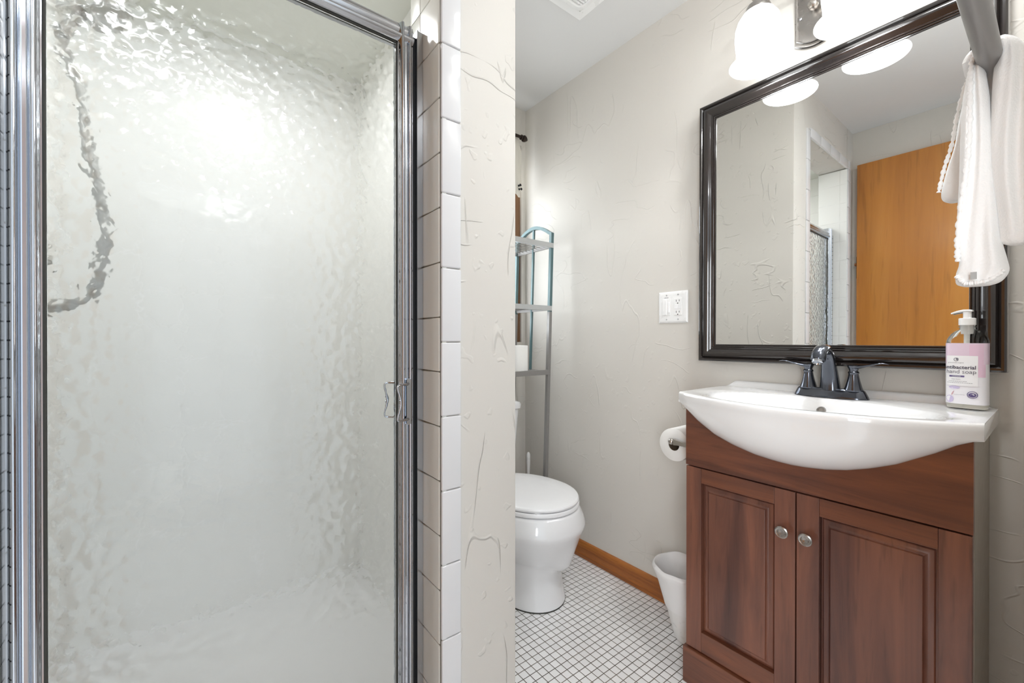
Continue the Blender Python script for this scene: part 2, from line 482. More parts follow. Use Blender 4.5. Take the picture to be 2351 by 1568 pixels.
# oak baseboard along the vanity wall
bm = B()
prof = [(0.0, 0.0), (0.016, 0.0), (0.016, 0.016), (0.0125, 0.020), (0.0115, 0.062), (0.008, 0.074), (0.0, 0.0775)]
loft(bm, [[Vector((XR - a, y, b)) for a, b in prof] for y in (0.70, YB)])
struct('baseboard_right', bm, M['base_oak'], None, 30)
bm = B(); box(bm, XP, XR - 0.017, YB - 0.014, YB, 0, 0.0775, 0.003)
struct('baseboard_back', bm, M['base_oak'])

# ------------------------------------------------------------------ window with valance on the back wall (mostly behind the wall)
win = bpy.data.objects.new('window_1', None); COL.objects.link(win); win.location = ((WX0 + WX1) / 2, YB, WZ0); win['kind'] = 'structure'
bm = B(); f = 0.05
box(bm, WX0, WX0 + f, YB + 0.01, YB + 0.06, WZ0, WZ1, 0.004); box(bm, WX1 - f, WX1, YB + 0.01, YB + 0.06, WZ0, WZ1, 0.004)
box(bm, WX0 + f, WX1 - f, YB + 0.01, YB + 0.06, WZ0, WZ0 + f, 0.004); box(bm, WX0 + f, WX1 - f, YB + 0.01, YB + 0.06, WZ1 - f, WZ1, 0.004)
box(bm, WX0 + f, WX1 - f, YB + 0.014, YB + 0.056, 1.56, 1.60, 0.004)
obj('window_frame', bm, M['brown_wood'], win)
obj('pane', box(B(), WX0 + f, WX1 - f, YB + 0.033, YB + 0.037, WZ0 + f, WZ1 - f), M['window_glass'], win)

rod = thing('curtain_rod', 'dark bronze curtain rod with pointed finial over the back window', 'curtain rod', (1.16, 1.75, 2.1218))
obj('rod', tube(B(), [(0.86, 1.75, 2.1218), (1.392, 1.75, 2.1218)], 0.008, 14), M['dark_brown'], rod, 40)
for sx, x0 in ((1, 1.390), (-1, 0.862)):
    bm = B()
    lathe(bm, [(0.008, 0), (0.013, 0.002), (0.014, 0.006), (0.009, 0.011), (0.009, 0.013), (0.016, 0.018), (0.0175, 0.024), (0.014, 0.034), (0.007, 0.044), (0.001, 0.049)], (x0, 1.75, 2.1218), (sx, 0, -0.12), 20)
    obj('finial', bm, M['dark_brown'], rod, 40)
for bx in (0.90, 1.372):
    bm = B(); tube(bm, [(bx, YB, 2.14), (bx, 1.79, 2.14), (bx, 1.755, 2.131)], 0.005, 8); lathe(bm, [(0.018, 0), (0.018, 0.004), (0.010, 0.008)], (bx, YB, 2.14), (0, -1, 0), 16)
    obj('bracket', bm, M['curtain'], rod, 40)
bm = B(); rows = []
nx = 60
for j in range(19):
    t = j / 18; row = []
    for i in range(nx + 1):
        s = i / nx
        x = 0.872 + (1.380 - 0.872 + 0.036 * min(1, t * 4.0)) * s
        y = 1.765 + 0.010 * math.sin(s * 46) * (0.4 + 0.6 * t) + 0.012 * t
        row.append(Vector((x, y, 2.135 - t * (0.31 + 0.012 * math.sin(s * 21)))))
    rows.append(row)
loft(bm, rows, False, False, False)
bmesh.ops.solidify(bm, geom=list(bm.faces), thickness=0.0015)
val = obj('window_valance', bm, M['curtain'], None, 60)
tag(val, 'cream cloth valance hanging from the rod over the back window', 'curtain')
for (mx, mz, r) in [(1.400, 1.872, 0.007), (1.389, 1.866, 0.006), (1.406, 1.852, 0.007), (1.392, 1.848, 0.006)]:
    obj('printed_motif', lathe(B(), [(r, 0), (r, 0.0012)], (mx, 1.7625, mz), (0, 1, 0), 10), M['slot'], val)

# ------------------------------------------------------------------ orange slab door standing open against the left wall
door = bpy.data.objects.new('door_1', None); COL.objects.link(door); door.location = (-0.30, 0.0, 0.0); door['kind'] = 'structure'
obj('slab', box(B(), -0.317, -0.28, 0.0, 0.752, 0.012, 2.115, 0.002), M['door_ply'], door)
bm = B(); box(bm, -0.312, -0.285, 0.752, 0.7545, 1.435, 1.565, 0.001)
lp = obj('latch_plate', bm, M['dark_brown'], door)
obj('latch_bolt', lathe(B(), [(0.009, 0), (0.010, 0.006), (0.006, 0.011)], (-0.2985, 0.7545, 1.52), (0, 1, 0), 16), M['base_oak'], lp, 40)

# ------------------------------------------------------------------ framed shower door
YD = 0.8606
sd = thing('shower_door', 'chrome framed shower door with a pebbled glass pane', 'shower door', (0.1, YD, 0.12))
def stile(bm, x0, x1, z0, z1, front=YD, back=YD + 0.026, mit0=False, mit1=False, depth=0.011):
    """upright extrusion with two rounded flutes on its face"""
    w = x1 - x0; prof = []
    def face(u):
        if u < 0.06 or u > 0.94: return 0.0
        if u < 0.44: return depth * math.sin(PI * (u - 0.06) / 0.38) ** 0.8
        if u < 0.60: return 0.001
        return 0.7 * depth * math.sin(PI * (u - 0.60) / 0.34) ** 0.8
    us = [i / 44 for i in range(45)]
    ring = lambda z: [Vector((x0 + u * w, front - face(u), z)) for u in us] + [Vector((x1, back, z)), Vector((x0, back, z))]
    loft(bm, [ring(z0), ring(z1)])
    return bm
Z0D, Z1D = 0.135, 1.7175
obj('stile', stile(B(), XSL + 0.0045, -0.166, Z0D, 1.74, YD, YD + 0.026, depth=0.010), M['chrome'], sd, 35)
obj('stile', stile(B(), 0.3495, 0.3832, Z0D, Z1D - 0.0005), M['chrome'], sd, 35)
def rail(bm, z0, z1, x0, x1):
    prof = []
    h = z1 - z0
    def face(u):
        if u < 0.08 or u > 0.94: return 0.0
        if u < 0.5: return 0.009 * math.sin(PI * (u - 0.08) / 0.42) ** 0.8
        return 0.004 * math.sin(PI * (u - 0.5) / 0.44) ** 0.8
    us = [i / 30 for i in range(31)]
    ring = lambda x: [Vector((x, YD - face(u), z0 + u * h)) for u in us] + [Vector((x, YD + 0.026, z1)), Vector((x, YD + 0.026, z0))]
    return loft(bm, [ring(x0), ring(x1)])
obj('rail', rail(B(), 1.6785, Z1D, -0.166, 0.3832), M['alu'], sd, 35)
obj('rail', rail(B(), Z0D, Z0D + 0.045, -0.166, 0.3495), M['alu'], sd, 35)
bm = B(); gw = 0.0022; yg = YD + 0.003
box(bm, -0.166, -0.166 + gw, yg, yg + 0.012, Z0D + 0.045, 1.6785); box(bm, 0.3495 - gw, 0.3495, yg, yg + 0.012, Z0D + 0.045, 1.6785)
box(bm, -0.166, 0.3495, yg, yg + 0.012, 1.6785 - gw, 1.6785); box(bm, -0.166, 0.3495, yg, yg + 0.012, Z0D + 0.045, Z0D + 0.045 + gw)
obj('gasket', bm, M['rubber'], sd)
obj('glass_pane', box(B(), -0.163, 0.347, YD + 0.007, YD + 0.011, Z0D + 0.048, 1.676), M['pebble'], sd)
# fixed channel on the tiled reveal
bm = B()
box(bm, 0.3922, 0.3950, YD - 0.003, YD + 0.024, 0.125, 1.719); box(bm, 0.3945, 0.4065, YD - 0.001, YD + 0.002, 0.125, 1.719)
box(bm, 0.404, 0.4065, YD + 0.002, YD + 0.024, 0.125, 1.719)
obj('wall_channel', bm, M['alu'], sd)
obj('channel_seal', box(B(), 0.3838, 0.3920, YD + 0.008, YD + 0.022, 0.125, 1.708), M['slot'], sd)
bm = B(); box(bm, XSL + 0.0003, XSL + 0.0042, YD + 0.002, YD + 0.024, 0.125, 1.74)
obj('wall_channel', bm, M['alu'], sd)
bm = B(); lathe(bm, [(0.0028, 0), (0.0035, 0.001), (0.002, 0.0022)], (0.3880, YD + 0.008, 1.605), (0, -1, 0), 12)
obj('screw', bm, M['slot'], sd, 40)
def handle(yb, sgn, x_att, x_bar, dy):
    bm = B(); zt, zb = 0.9470, 0.8695
    yo = yb - sgn * dy
    pts = smooth_path([(x_att, yb, zt), (x_att - 0.006, yb - sgn * 0.35 * dy, zt - 0.001), (x_bar + 0.008, yb - sgn * 0.86 * dy, zt - 0.001), (x_bar + 0.001, yo + sgn * 0.001, zt - 0.003), (x_bar, yo, zt - 0.008),
           (x_bar + 0.003, yo, zt - 0.02), (x_bar + 0.0062, yo, zt - 0.033), (x_bar + 0.0065, yo, zt - 0.0388), (x_bar + 0.0062, yo, zt - 0.045), (x_bar + 0.003, yo, zt - 0.058),
           (x_bar, yo, zb + 0.008), (x_bar + 0.001, yo + sgn * 0.001, zb + 0.003), (x_bar + 0.008, yb - sgn * 0.86 * dy, zb + 0.001), (x_att - 0.006, yb - sgn * 0.35 * dy, zb + 0.001), (x_att, yb, zb)], 5)
    n = len(pts); rr = []
    for i in range(n):
        s = abs(i / (n - 1) - 0.5) * 2
        rr.append(0.0027 if s < 0.25 else 0.0022 if s < 0.55 else 0.0024 if s < 0.8 else 0.0034)
    tube(bm, pts, rr, 10)
    m = pts[n // 2]
    for q in range(7):
        a = q * 0.9; lathe(bm, [(0.0004, -0.0018), (0.0017, 0), (0.0004, 0.0018)], (m.x - 0.0012 + 0.0018 * math.cos(a * 2), m.y - sgn * 0.0012, m.z + (q - 3) * 0.0032), (math.cos(a), 0.2, math.sin(a)), 7)
    return bm
obj('handle', handle(YD - 0.001, 1, 0.3725, 0.3395, 0.022), M['chrome'], sd, 60)
obj('handle', handle(YD + 0.026, -1, 0.3665, 0.337, 0.022), M['chrome'], sd, 60)
bm = B(); ring = []
for i in range(24):
    a = 2 * PI * i / 24; ring.append((0.3702 + 0.0052 * math.cos(a), 0.908 + 0.0052 * math.sin(a) + (0.045 if math.sin(a) > 0 else -0.045)))
loft(bm, [[Vector((x, YD - 0.0088, z)) for x, z in ring], [Vector((x, YD + 0.004, z)) for x, z in ring]])
obj('handle_plate', bm, M['chrome'], sd, 40)

# shower fittings behind the glass
hs = thing('hand_shower', 'grey hand shower with looping hose behind the pebbled glass', 'shower head', (XSI, 1.35, 1.80))
bm = B(); lathe(bm, [(0.026, 0), (0.028, 0.005), (0.014, 0.010), (0.011, 0.012)], (XSI, 1.35, 1.80), (1, 0, 0), 20); tube(bm, smooth_path([(XSI, 1.35, 1.80), (-0.27, 1.35, 1.815), (-0.225, 1.345, 1.795), (-0.205, 1.335, 1.775)]), 0.011, 12)
obj('bracket', bm, M['hose'], hs, 40)
bm = B(); tube(bm, smooth_path([(-0.228, 1.330, 1.715), (-0.216, 1.332, 1.745), (-0.200, 1.334, 1.775), (-0.178, 1.336, 1.795)]), [0.012] * 19, 12)
lathe(bm, [(0.012, -0.014), (0.040, 0.0), (0.046, 0.012), (0.044, 0.020), (0.0, 0.022)], (-0.160, 1.335, 1.800), (0.55, -0.10, -0.80), 24)
obj('spray_head', bm, M['hose'], hs, 40)
pts = smooth_path([(-0.228, 1.33, 1.715), (-0.218, 1.35, 1.66), (-0.2006, 1.35, 1.6136), (-0.1904, 1.35, 1.4884), (-0.169, 1.35, 1.374), (-0.162, 1.35, 1.264), (-0.173, 1.35, 1.182), (-0.198, 1.35, 1.130), (-0.249, 1.35, 1.113), (-0.295, 1.355, 1.125), (XSI, 1.36, 1.135)], 8)
obj('hose', tube(B(), pts, 0.0098, 10), M['hose'], hs, 60)
sv = thing('shower_valve', 'round shower valve on the tiled wall behind the glass', 'shower valve', (XSI, 1.46, 1.235))
obj('escutcheon', lathe(B(), [(0.07, 0), (0.07, 0.004), (0.055, 0.010), (0.03, 0.014)], (XSI, 1.46, 1.235), (1, 0, 0), 30), M['hose'], sv, 40)
bm = B(); lathe(bm, [(0.022, 0.01), (0.024, 0.03), (0.018, 0.042)], (XSI, 1.46, 1.235), (1, 0, 0), 20); tube(bm, [(XSI + 0.03, 1.46, 1.235), (XSI + 0.042, 1.40, 1.215)], [0.010, 0.007], 10)
obj('lever', bm, M['hose'], sv, 40)
cl = thing('recessed_light', 'small round lamp in the shower ceiling', 'ceiling light', (0.12, 1.30, Z_SHC))  # fixture for the added shower downlight
obj('trim_ring', lathe(B(), [(0.075, 0), (0.075, -0.006), (0.062, -0.010), (0.058, -0.004)], (0.12, 1.30, Z_SHC), (0, 0, 1), 32), M['white_plastic'], cl, 40)
obj('lens', lathe(B(), [(0.057, -0.003), (0.05, -0.012), (0.03, -0.018), (0.001, -0.020)], (0.12, 1.30, Z_SHC), (0, 0, 1), 32), M['lens'], cl, 40)
for i, (hx, hy) in enumerate(ADDED_HALL_LAMPS + [(0.96, 0.12)]):  # fixtures for the added hall and room lamps
    c = thing('ceiling_light', ['round flush ceiling light in the hall, further from the doorway', 'round flush ceiling light in the hall, nearer the doorway', 'round flush ceiling light inside the bathroom by the doorway'][i], 'ceiling light', (hx, hy, H), 'flush ceiling lights')
    k_ = 0.65 if i == 2 else 1.0
    obj('base', lathe(B(), [(0.14 * k_, 0), (0.14 * k_, -0.02), (0.12 * k_, -0.026)], (hx, hy, H), (0, 0, 1), 36), M['white_plastic'], c, 40)
    obj('diffuser', lathe(B(), [(0.12 * k_, -0.024), (0.115 * k_, -0.05), (0.09 * k_, -0.07), (0.05 * k_, -0.082), (0.001, -0.086)], (hx, hy, H), (0, 0, 1), 36), M['lens'], c, 40)

# ------------------------------------------------------------------ ceiling fan grille
ef = thing('exhaust_fan', 'square white exhaust fan grille on the ceiling', 'ceiling fan vent', (1.09, 1.035, H))
x0, x1, y0, y1 = 0.945, 1.239, 0.885, 1.178
def rect_ring(a, z): return [Vector((x0 + a, y0 + a, z)), Vector((x1 - a, y0 + a, z)), Vector((x1 - a, y1 - a, z)), Vector((x0 + a, y1 - a, z))]
bm = B(); loft(bm, [rect_ring(0.0, H), rect_ring(0.0, H - 0.004), rect_ring(0.003, H - 0.007), rect_ring(0.036, H - 0.009), rect_ring(0.0365, H - 0.006)], True, False)
obj('mounting_plate', bm, M['white_plastic'], ef)
bm = B()
def rrect(a, z, r, n=5):
    out = []
    for cx_, cy_, a0 in ((x1 - a - r, y1 - a - r, 0), (x0 + a + r, y1 - a - r, 90), (x0 + a + r, y0 + a + r, 180), (x1 - a - r, y0 + a + r, 270)):
        for i in range(n + 1):
            t = math.radians(a0 + 90 * i / n); out.append(Vector((cx_ + r * math.cos(t), cy_ + r * math.sin(t), z)))
    return out
loft(bm, [rrect(0.038, H - 0.006, 0.02), rrect(0.038, H - 0.012, 0.02), rrect(0.045, H - 0.022, 0.02), rrect(0.062, H - 0.027, 0.02), rrect(0.066, H - 0.024, 0.018), rrect(0.066, H - 0.020, 0.018)], False, True)
obj('cover', bm, M['white_plastic'], ef, 35)
bm = B()
yy = y0 + 0.075
while yy < y1 - 0.072:
    box(bm, x0 + 0.07, x1 - 0.07, yy, yy + 0.004, H - 0.027, H - 0.021); yy += 0.0115
obj('grille', bm, M['white_plastic'], ef)

# ------------------------------------------------------------------ framed mirror
mir = thing('wall_mirror', 'large mirror in a dark moulded frame above the sink', 'mirror', (XR, 0.43, 0.967))
OY0, OY1, OZ0, OZ1 = 0.0735, 0.789, 0.967, 1.869
lean = lambda z: (z - 1.3) * 0.0066
def mring(d, h):
    return [Vector((XR - h + lean(z), y, z)) for y, z in ((OY0 + d, OZ0 + d), (OY1 - d, OZ0 + d), (OY1 - d, OZ1 - d), (OY0 + d, OZ1 - d))]
prof = [(0.0, .008), (0.0, .0500), (.0015, .0548), (.005, .0568), (.0095, .0568), (.0125, .0540), (.0140, .0515), (.0150, .0535), (.0180, .0580), (.0230, .0600), (.0285, .0595), (.0340, .0565), (.0390, .0525), (.0430, .0505),
        (.0440, .0520), (.0462, .0530), (.0484, .0520), (.0492, .0495), (.0500, .0512), (.0520, .0520), (.0540, .0512), (.0548, .0490), (.0556, .0502), (.0585, .0500), (.0600, .0465), (.0600, .040)]
bm = B(); loft(bm, [mring(d, h) for d, h in prof], True, False)
obj('frame', bm, M['frame_black'], mir, 28)
bm = B(); r0 = mring(0.0585, 0.0477); r1 = mring(0.0585, 0.0437); loft(bm, [r0, r1])
obj('mirror_glass', bm, M['mirror'], mir)

# ------------------------------------------------------------------ two-light vanity fixture
vl = thing('vanity_light', 'pewter wall fixture with two lit white bell shades above the mirror', 'wall light', (XR, 0.45, 2.04))
def plate_ring(s, x, yc=0.4500, hw=0.0565, zb=1.945, zt=2.135, sag=0.022):
    out = []; n = 14
    for i in range(n + 1):
        t = -1 + 2 * i / n; out.append(Vector((x, yc + t * (hw - s), zb + s - sag * (1 - t * t))))
    for i in range(n + 1):
        t = 1 - 2 * i / n; out.append(Vector((x, yc + t * (hw - s), zt - s + sag * (1 - t * t))))
    return out
bm = B(); loft(bm, [plate_ring(0, XR), plate_ring(0, XR - 0.006), plate_ring(0.003, XR - 0.010), plate_ring(0.006, XR - 0.010), plate_ring(0.0075, XR - 0.016), plate_ring(0.010, XR - 0.019), plate_ring(0.0125, XR - 0.018), plate_ring(0.0135, XR - 0.015)])
obj('backplate', bm, M['pewter'], vl, 30)
obj('screw', lathe(B(), [(0.003, 0), (0.004, 0.002), (0.0015, 0.004)], (XR - 0.015, 0.487, 2.02), (-1, 0, 0), 12), M['chrome'], vl, 40)
obj('screw_cap', lathe(B(), [(0.007, 0), (0.009, 0.004), (0.013, 0.010), (0.014, 0.018), (0.011, 0.026), (0.001, 0.030)], (XR - 0.015, 0.450, 2.033), (-1, 0, 0), 20), M['nickel'], vl, 40)
SX = 1.332
DZ = -0.0185
for sy in (0.5475, 0.3290):
    s = 1 if sy > 0.45 else -1
    bm = B(); tube(bm, smooth_path([(XR - 0.016, 0.45 + s * 0.02, 2.10), (1.43, 0.45 + s * 0.045, 2.12), (1.37, sy - s * 0.03, 2.130), (SX, sy, 2.108), (SX, sy, 2.068)], 6), 0.0075, 12)
    arm = obj('arm', bm, M['pewter'], vl, 60)
    obj('socket_cup', lathe(B(), [(0.008, 2.09), (0.013, 2.086), (0.017, 2.078), (0.016, 2.070), (0.012, 2.066), (0.012, 2.057), (0.022, 2.052), (0.030, 2.046), (0.034, 2.036), (0.036, 2.022), (0.034, 2.018)], (SX, sy, DZ), (0, 0, 1), 30), M['pewter'], arm, 40)
    outer = [(0.030, 2.030), (0.040, 2.022), (0.051, 2.004), (0.057, 1.984), (0.0585, 1.962), (0.057, 1.938), (0.0545, 1.915), (0.0545, 1.902), (0.058, 1.890), (0.065, 1.881), (0.0715, 1.8765), (0.0730, 1.8755)]
    outer = [(r * 1.05, z) for r, z in outer]
    inner = [(r - 0.0025, z) for r, z in reversed(outer)]; inner[0] = (0.0758, 1.8745)
    obj('shade', lathe(B(), outer + inner, (SX, sy, DZ), (0, 0, 1), 48, False, True), M['shade'], vl, 60)
    d = bpy.data.lights.new('vanity_bulb', 'POINT'); d.energy = 2.2; d.color = (0.97, 0.99, 1.0); d.shadow_soft_size = 0.022
    o = bpy.data.objects.new('vanity_bulb', d); COL.objects.link(o); o.location = (SX, sy, 1.892)

# ------------------------------------------------------------------ switch and outlet plate
sp = thing('switch_plate', 'white double wall plate with dimmer switch and outlet', 'light switch', (XR, 0.921, 1.17))
bm = B()
y0, y1, z0, z1 = 0.8595, 0.983, 1.1075, 1.2305
rr = lambda d, x: [Vector((x, y0 + d, z0 + d)), Vector((x, y1 - d, z0 + d)), Vector((x, y1 - d, z1 - d)), Vector((x, y0 + d, z1 - d))]
loft(bm, [rr(0, XR), rr(0, XR - 0.003), rr(0.006, XR - 0.0065), rr(0.012, XR - 0.0072)])
obj('plate', bm, M['white_plastic'], sp)
yc1, yc2, zc = 0.9465, 0.8975, 1.169
bm = B(); box(bm, XR - 0.0085, XR - 0.005, yc1 - 0.0165, yc1 + 0.0165, zc - 0.033, zc + 0.033, 0.001); box(bm, XR - 0.0125, XR - 0.008, yc1 - 0.002, yc1 + 0.0155, zc - 0.031, zc + 0.031, 0.0015)
dm = obj('dimmer_switch', bm, M['white_plastic'], sp)
obj('slider', box(B(), XR - 0.0115, XR - 0.008, yc1 - 0.013, yc1 - 0.007, zc - 0.02, zc + 0.02, 0.001), M['seat_plastic'], dm)
bm = B()
for q in range(4): box(bm, XR - 0.0076, XR - 0.0068, yc1 + 0.006 - q * 0.0045, yc1 + 0.009 - q * 0.0045, zc + 0.0365, zc + 0.0385 + 0.0004 * (q % 2))
obj('switch_marking', bm, M['ink_grey'], sp)
bm = B(); box(bm, XR - 0.0095, XR - 0.005, yc2 - 0.0165, yc2 + 0.0165, zc - 0.033, zc + 0.033, 0.0015)
ou = obj('outlet', bm, M['white_plastic'], sp)
bm = B()
for dz in (0.0215, -0.0215):
    bm = B()
    box(bm, XR - 0.0099, XR - 0.009, yc2 + 0.0055, yc2 + 0.0072, zc + dz - 0.002, zc + dz + 0.006); box(bm, XR - 0.0099, XR - 0.009, yc2 - 0.0072, yc2 - 0.0055, zc + dz - 0.001, zc + dz + 0.006)
    lathe(bm, [(0.0022, 0), (0.0022, 0.0006)], (XR - 0.0093, yc2, zc + dz - 0.0075), (-1, 0, 0), 10)
    obj('socket', bm, M['slot'], ou)
bm = B(); box(bm, XR - 0.0105, XR - 0.009, yc2 - 0.012, yc2 - 0.001, zc - 0.008, zc + 0.008, 0.0006); box(bm, XR - 0.0105, XR - 0.009, yc2 + 0.001, yc2 + 0.012, zc - 0.008, zc + 0.008, 0.0006)
obj('test_button', bm, M['seat_plastic'], ou)
for yy in (yc1, yc2):
    for zz in (zc - 0.0475, zc + 0.0475):
        obj('screw', lathe(B(), [(0.003, 0), (0.0028, 0.0015), (0.0015, 0.002)], (XR - 0.007, yy, zz), (-1, 0, 0), 12), M['shelf_metal'], sp, 40)

# ------------------------------------------------------------------ vanity cabinet
XF = 1.20; CY0, CY1 = 0.1035, 0.697
vc = thing('vanity_cabinet', 'dark cherry bathroom vanity cabinet with two panelled doors', 'cabinet', (1.35, 0.40, 0))
# the belly of the sink meets the apron along this curve: (y, z)
BELLY = [(0.0888, 0.8461), (0.1039, 0.8432), (0.1241, 0.8333), (0.1545, 0.8113), (0.2139, 0.7745), (0.2550, 0.7560), (0.2962, 0.7420), (0.3350, 0.7335), (0.3731, 0.7290), (0.4055, 0.7275), (0.4400, 0.7288), (0.4922, 0.7350), (0.5450, 0.7480), (0.5971, 0.7666), (0.6489, 0.7970), (0.6973, 0.8351), (0.718, 0.8490)]
bm = B()
box(bm, XF + 0.020, XR - 0.002, CY1 - 0.014, CY1 - 0.001, 0.0, 0.845); box(bm, XF + 0.020, XR - 0.002, CY0 + 0.014, CY1 - 0.014, 0.10, 0.112)
box(bm, XF + 0.020, XF + 0.034, CY0 + 0.014, CY1 - 0.014, 0.0, 0.72)
obj('carcass', bm, M['cherry_z'], vc)
sd_ = obj('side_panel', box(B(), XF + 0.0195, XR - 0.002, CY0, CY0 + 0.014, 0.0, 0.845), M['cab_side'], vc)
sd_['label'] = 'greige side panel'
# apron with the curved cut-out
bm = B(); n = 60; top = []
zb = 0.6625
f0, f1 = [], []
rows = []
for x in (XF, XF + 0.0195):
    row0, row1 = [], []
    for i in range(n + 1):
        y = CY0 + (CY1 - CY0) * i / n
        row0.append(Vector((x, y, zb))); row1.append(Vector((x, y, lerp_tab(BELLY, y) + 0.006)))
    rows.append(row0 + row1[::-1])
loft(bm, rows)
obj('apron', bm, M['cherry_y'], vc)
# plinth panel below the doors, a little proud at the sides
obj('plinth', box(B(), XF - 0.008, XF + 0.0195, CY0 - 0.002, CY1 + 0.0055, 0.0, 0.1085, 0.0012), M['cherry_y'], vc)
def cab_door(y0, y1, ky, outer_left):
    z0, z1 = 0.1125, 0.6585; st = 0.047; th = 0.0195; tz = 0.0435
    d = bpy.data.objects.new('door', None); COL.objects.link(d); d.parent = vc
    d.location = Vector((XF, (y0 + y1) / 2, z0)) - vc.location
    bm = B()
    for ya_, yb_ in ((y0, y0 + st), (y1 - st, y1)):
        obj('stile', box(B(), XF, XF + th, ya_, yb_, z0, z1, 0.0009), M['cherry_z'], d)
    for za_, zb_ in ((z1 - tz, z1), (z0, z0 + 0.060)):
        obj('rail', box(B(), XF + 0.0003, XF + th, y0 + st + 0.0004, y1 - st - 0.0004, za_, zb_, 0.0009), M['cherry_y'], d)
    # raised panel: groove at the edge, cove up to a flat field
    a, b, c, e = y0 + st + 0.0012, y1 - st - 0.0012, z0 + 0.0612, z1 - tz - 0.0012
    ring = lambda s, x: [Vector((x, a + s, c + s)), Vector((x, b - s, c + s)), Vector((x, b - s, e - s)), Vector((x, a + s, e - s))]
    pr = [(0.0, XF + 0.018), (0.0, XF + 0.0145), (0.0035, XF + 0.0142), (0.004, XF + 0.0120), (0.006, XF + 0.0105), (0.010, XF + 0.0098), (0.014, XF + 0.0088), (0.0175, XF + 0.0070), (0.0200, XF + 0.0045), (0.0212, XF + 0.0020), (0.0216, XF + 0.0008), (0.0225, XF + 0.0004)]
    bm = B(); loft(bm, [ring(s, x) for s, x in pr], False, True)
    obj('panel', bm, M['cherry_z'], d, 22)
    kb = B(); lathe(kb, [(0.0065, 0.0), (0.0055, 0.006), (0.0060, 0.014), (0.0125, 0.0165), (0.0150, 0.0190), (0.0150, 0.0215), (0.0125, 0.0230), (0.0105, 0.0222), (0.0085, 0.0222), (0.0070, 0.0236), (0.0040, 0.0236), (0.0025, 0.0228), (0.0005, 0.0228)], (XF, ky, 0.556), (-1, 0, 0), 28)
    k = obj('knob', kb, M['pewter'], d, 35)
    return d
cab_door(CY0 + 0.001, 0.4018, 0.377, False)
cab_door(0.4052, CY1 - 0.001, 0.4285, True)

# ------------------------------------------------------------------ ceramic belly sink
SY0, SY1, ZD = 0.0895, 0.7195, 0.8812; SC = 0.4045; SH = 0.315
RIM = [(SY0, 1.1965), (0.116, 1.176), (0.150, 1.1535), (0.207, 1.124), (0.274, 1.1030), (0.316, 1.0930), (0.381, 1.0870), (0.4045, 1.0865), (0.449, 1.0890), (0.505, 1.0990), (0.566, 1.1160), (0.630, 1.1430), (0.680, 1.1680), (SY1, 1.1965)]
BX, BYc, BA, BB = 1.262, SC, 0.128, 0.245      # bowl opening ellipse
bm = B(); ny = 72
ys = [SY0 + SH * (1 - math.cos(PI * i / ny)) for i in range(ny + 1)]
def rimx(y): return lerp_tab(RIM, y)
rims = [rimx(y) for y in ys]
for _ in range(6): rims = [rims[0]] + [(rims[i - 1] + 2 * rims[i] + rims[i + 1]) / 4 for i in range(1, ny)] + [rims[-1]]
XBK = XR - 0.0165
def deck(x, y):
    # distance-based bowl recess with a soft lip
    e = math.hypot((x - BX) / BA, (y - BYc) / BB)
    dz = 0.0
    if e < 1.0: dz = -0.085 * (1 - e ** 2.6) ** 0.8 - 0.004 * min(1, (1 - e) / 0.05)
    # raised front roll
    return ZD + dz - 0.004 * math.exp(-((e - 1.0) / 0.12) ** 2) * (1 if e >= 1 else 1)
cols = []
for y, xf in zip(ys, rims):
    zb = lerp_tab(BELLY, y)
    col = []
    # underside: back up from the apron line, skirt, lip, deck
    col.append(Vector((XF + 0.001, y, zb)))
    bul = max(0.0, XF - xf)
    for k in range(1, 13):
        t = k / 12.0; a = t * PI / 2
        zz = zb + (ZD - 0.030 - zb) * (1 - math.cos(a)) ** 0.92
        xx = XF - (bul - 0.004) * math.sin(a) ** 1.0 if bul > 0.004 else XF - (bul) * t
        col.append(Vector((xx, y, zz)))
    for dx, dz in ((0.0015, 0.022), (0.0, 0.016), (0.0, 0.0075), (0.0012, 0.0035), (0.0035, 0.0012), (0.007, 0.0)):
        col.append(Vector((xf + dx, y, ZD - dz)))
    x0 = xf + 0.007
    nd = 46
    for k in range(1, nd + 1):
        x = x0 + (XBK - x0) * k / nd
        col.append(Vector((x, y, deck(x, y))))
    # backsplash lip along the wall (fades out at the ends)
    s = min(1.0, max(0.0, min(y - SY0 - 0.004, SY1 - 0.004 - y) / 0.04)); s = s * s * (3 - 2 * s)
    hb = 0.021 * s
    col += [Vector((XBK + 0.002, y, ZD + 0.35 * hb)), Vector((XBK + 0.0045, y, ZD + 0.85 * hb)), Vector((XBK + 0.008, y, ZD + hb)), Vector((XR - 0.0005, y, ZD + hb)), Vector((XR - 0.0005, y, min(zb, 0.85)))]
    cols.append(col)
loft(bm, cols, True, True)
sink = thing('sink', 'white ceramic sink top with a bowed front on the vanity cabinet', 'sink', (1.33, SC, ZD))
obj('basin', bm, M['ceramic'], sink, 50)
# overflow hole on the far wall of the bowl, drain at the bottom
bm = B(); lathe(bm, [(0.011, 0), (0.011, 0.0015), (0.008, 0.002), (0.0075, 0.0005)], (1.368, SC - 0.005, 0.848), (-1, 0, 0.55), 20)
obj('overflow_ring', bm, M['pewter'], sink, 40)
obj('drain', lathe(B(), [(0.022, 0), (0.022, 0.002), (0.016, 0.003), (0.001, 0.005)], (BX, SC, ZD - 0.0885), (0, 0, 1), 24), M['bronze'], sink, 40)

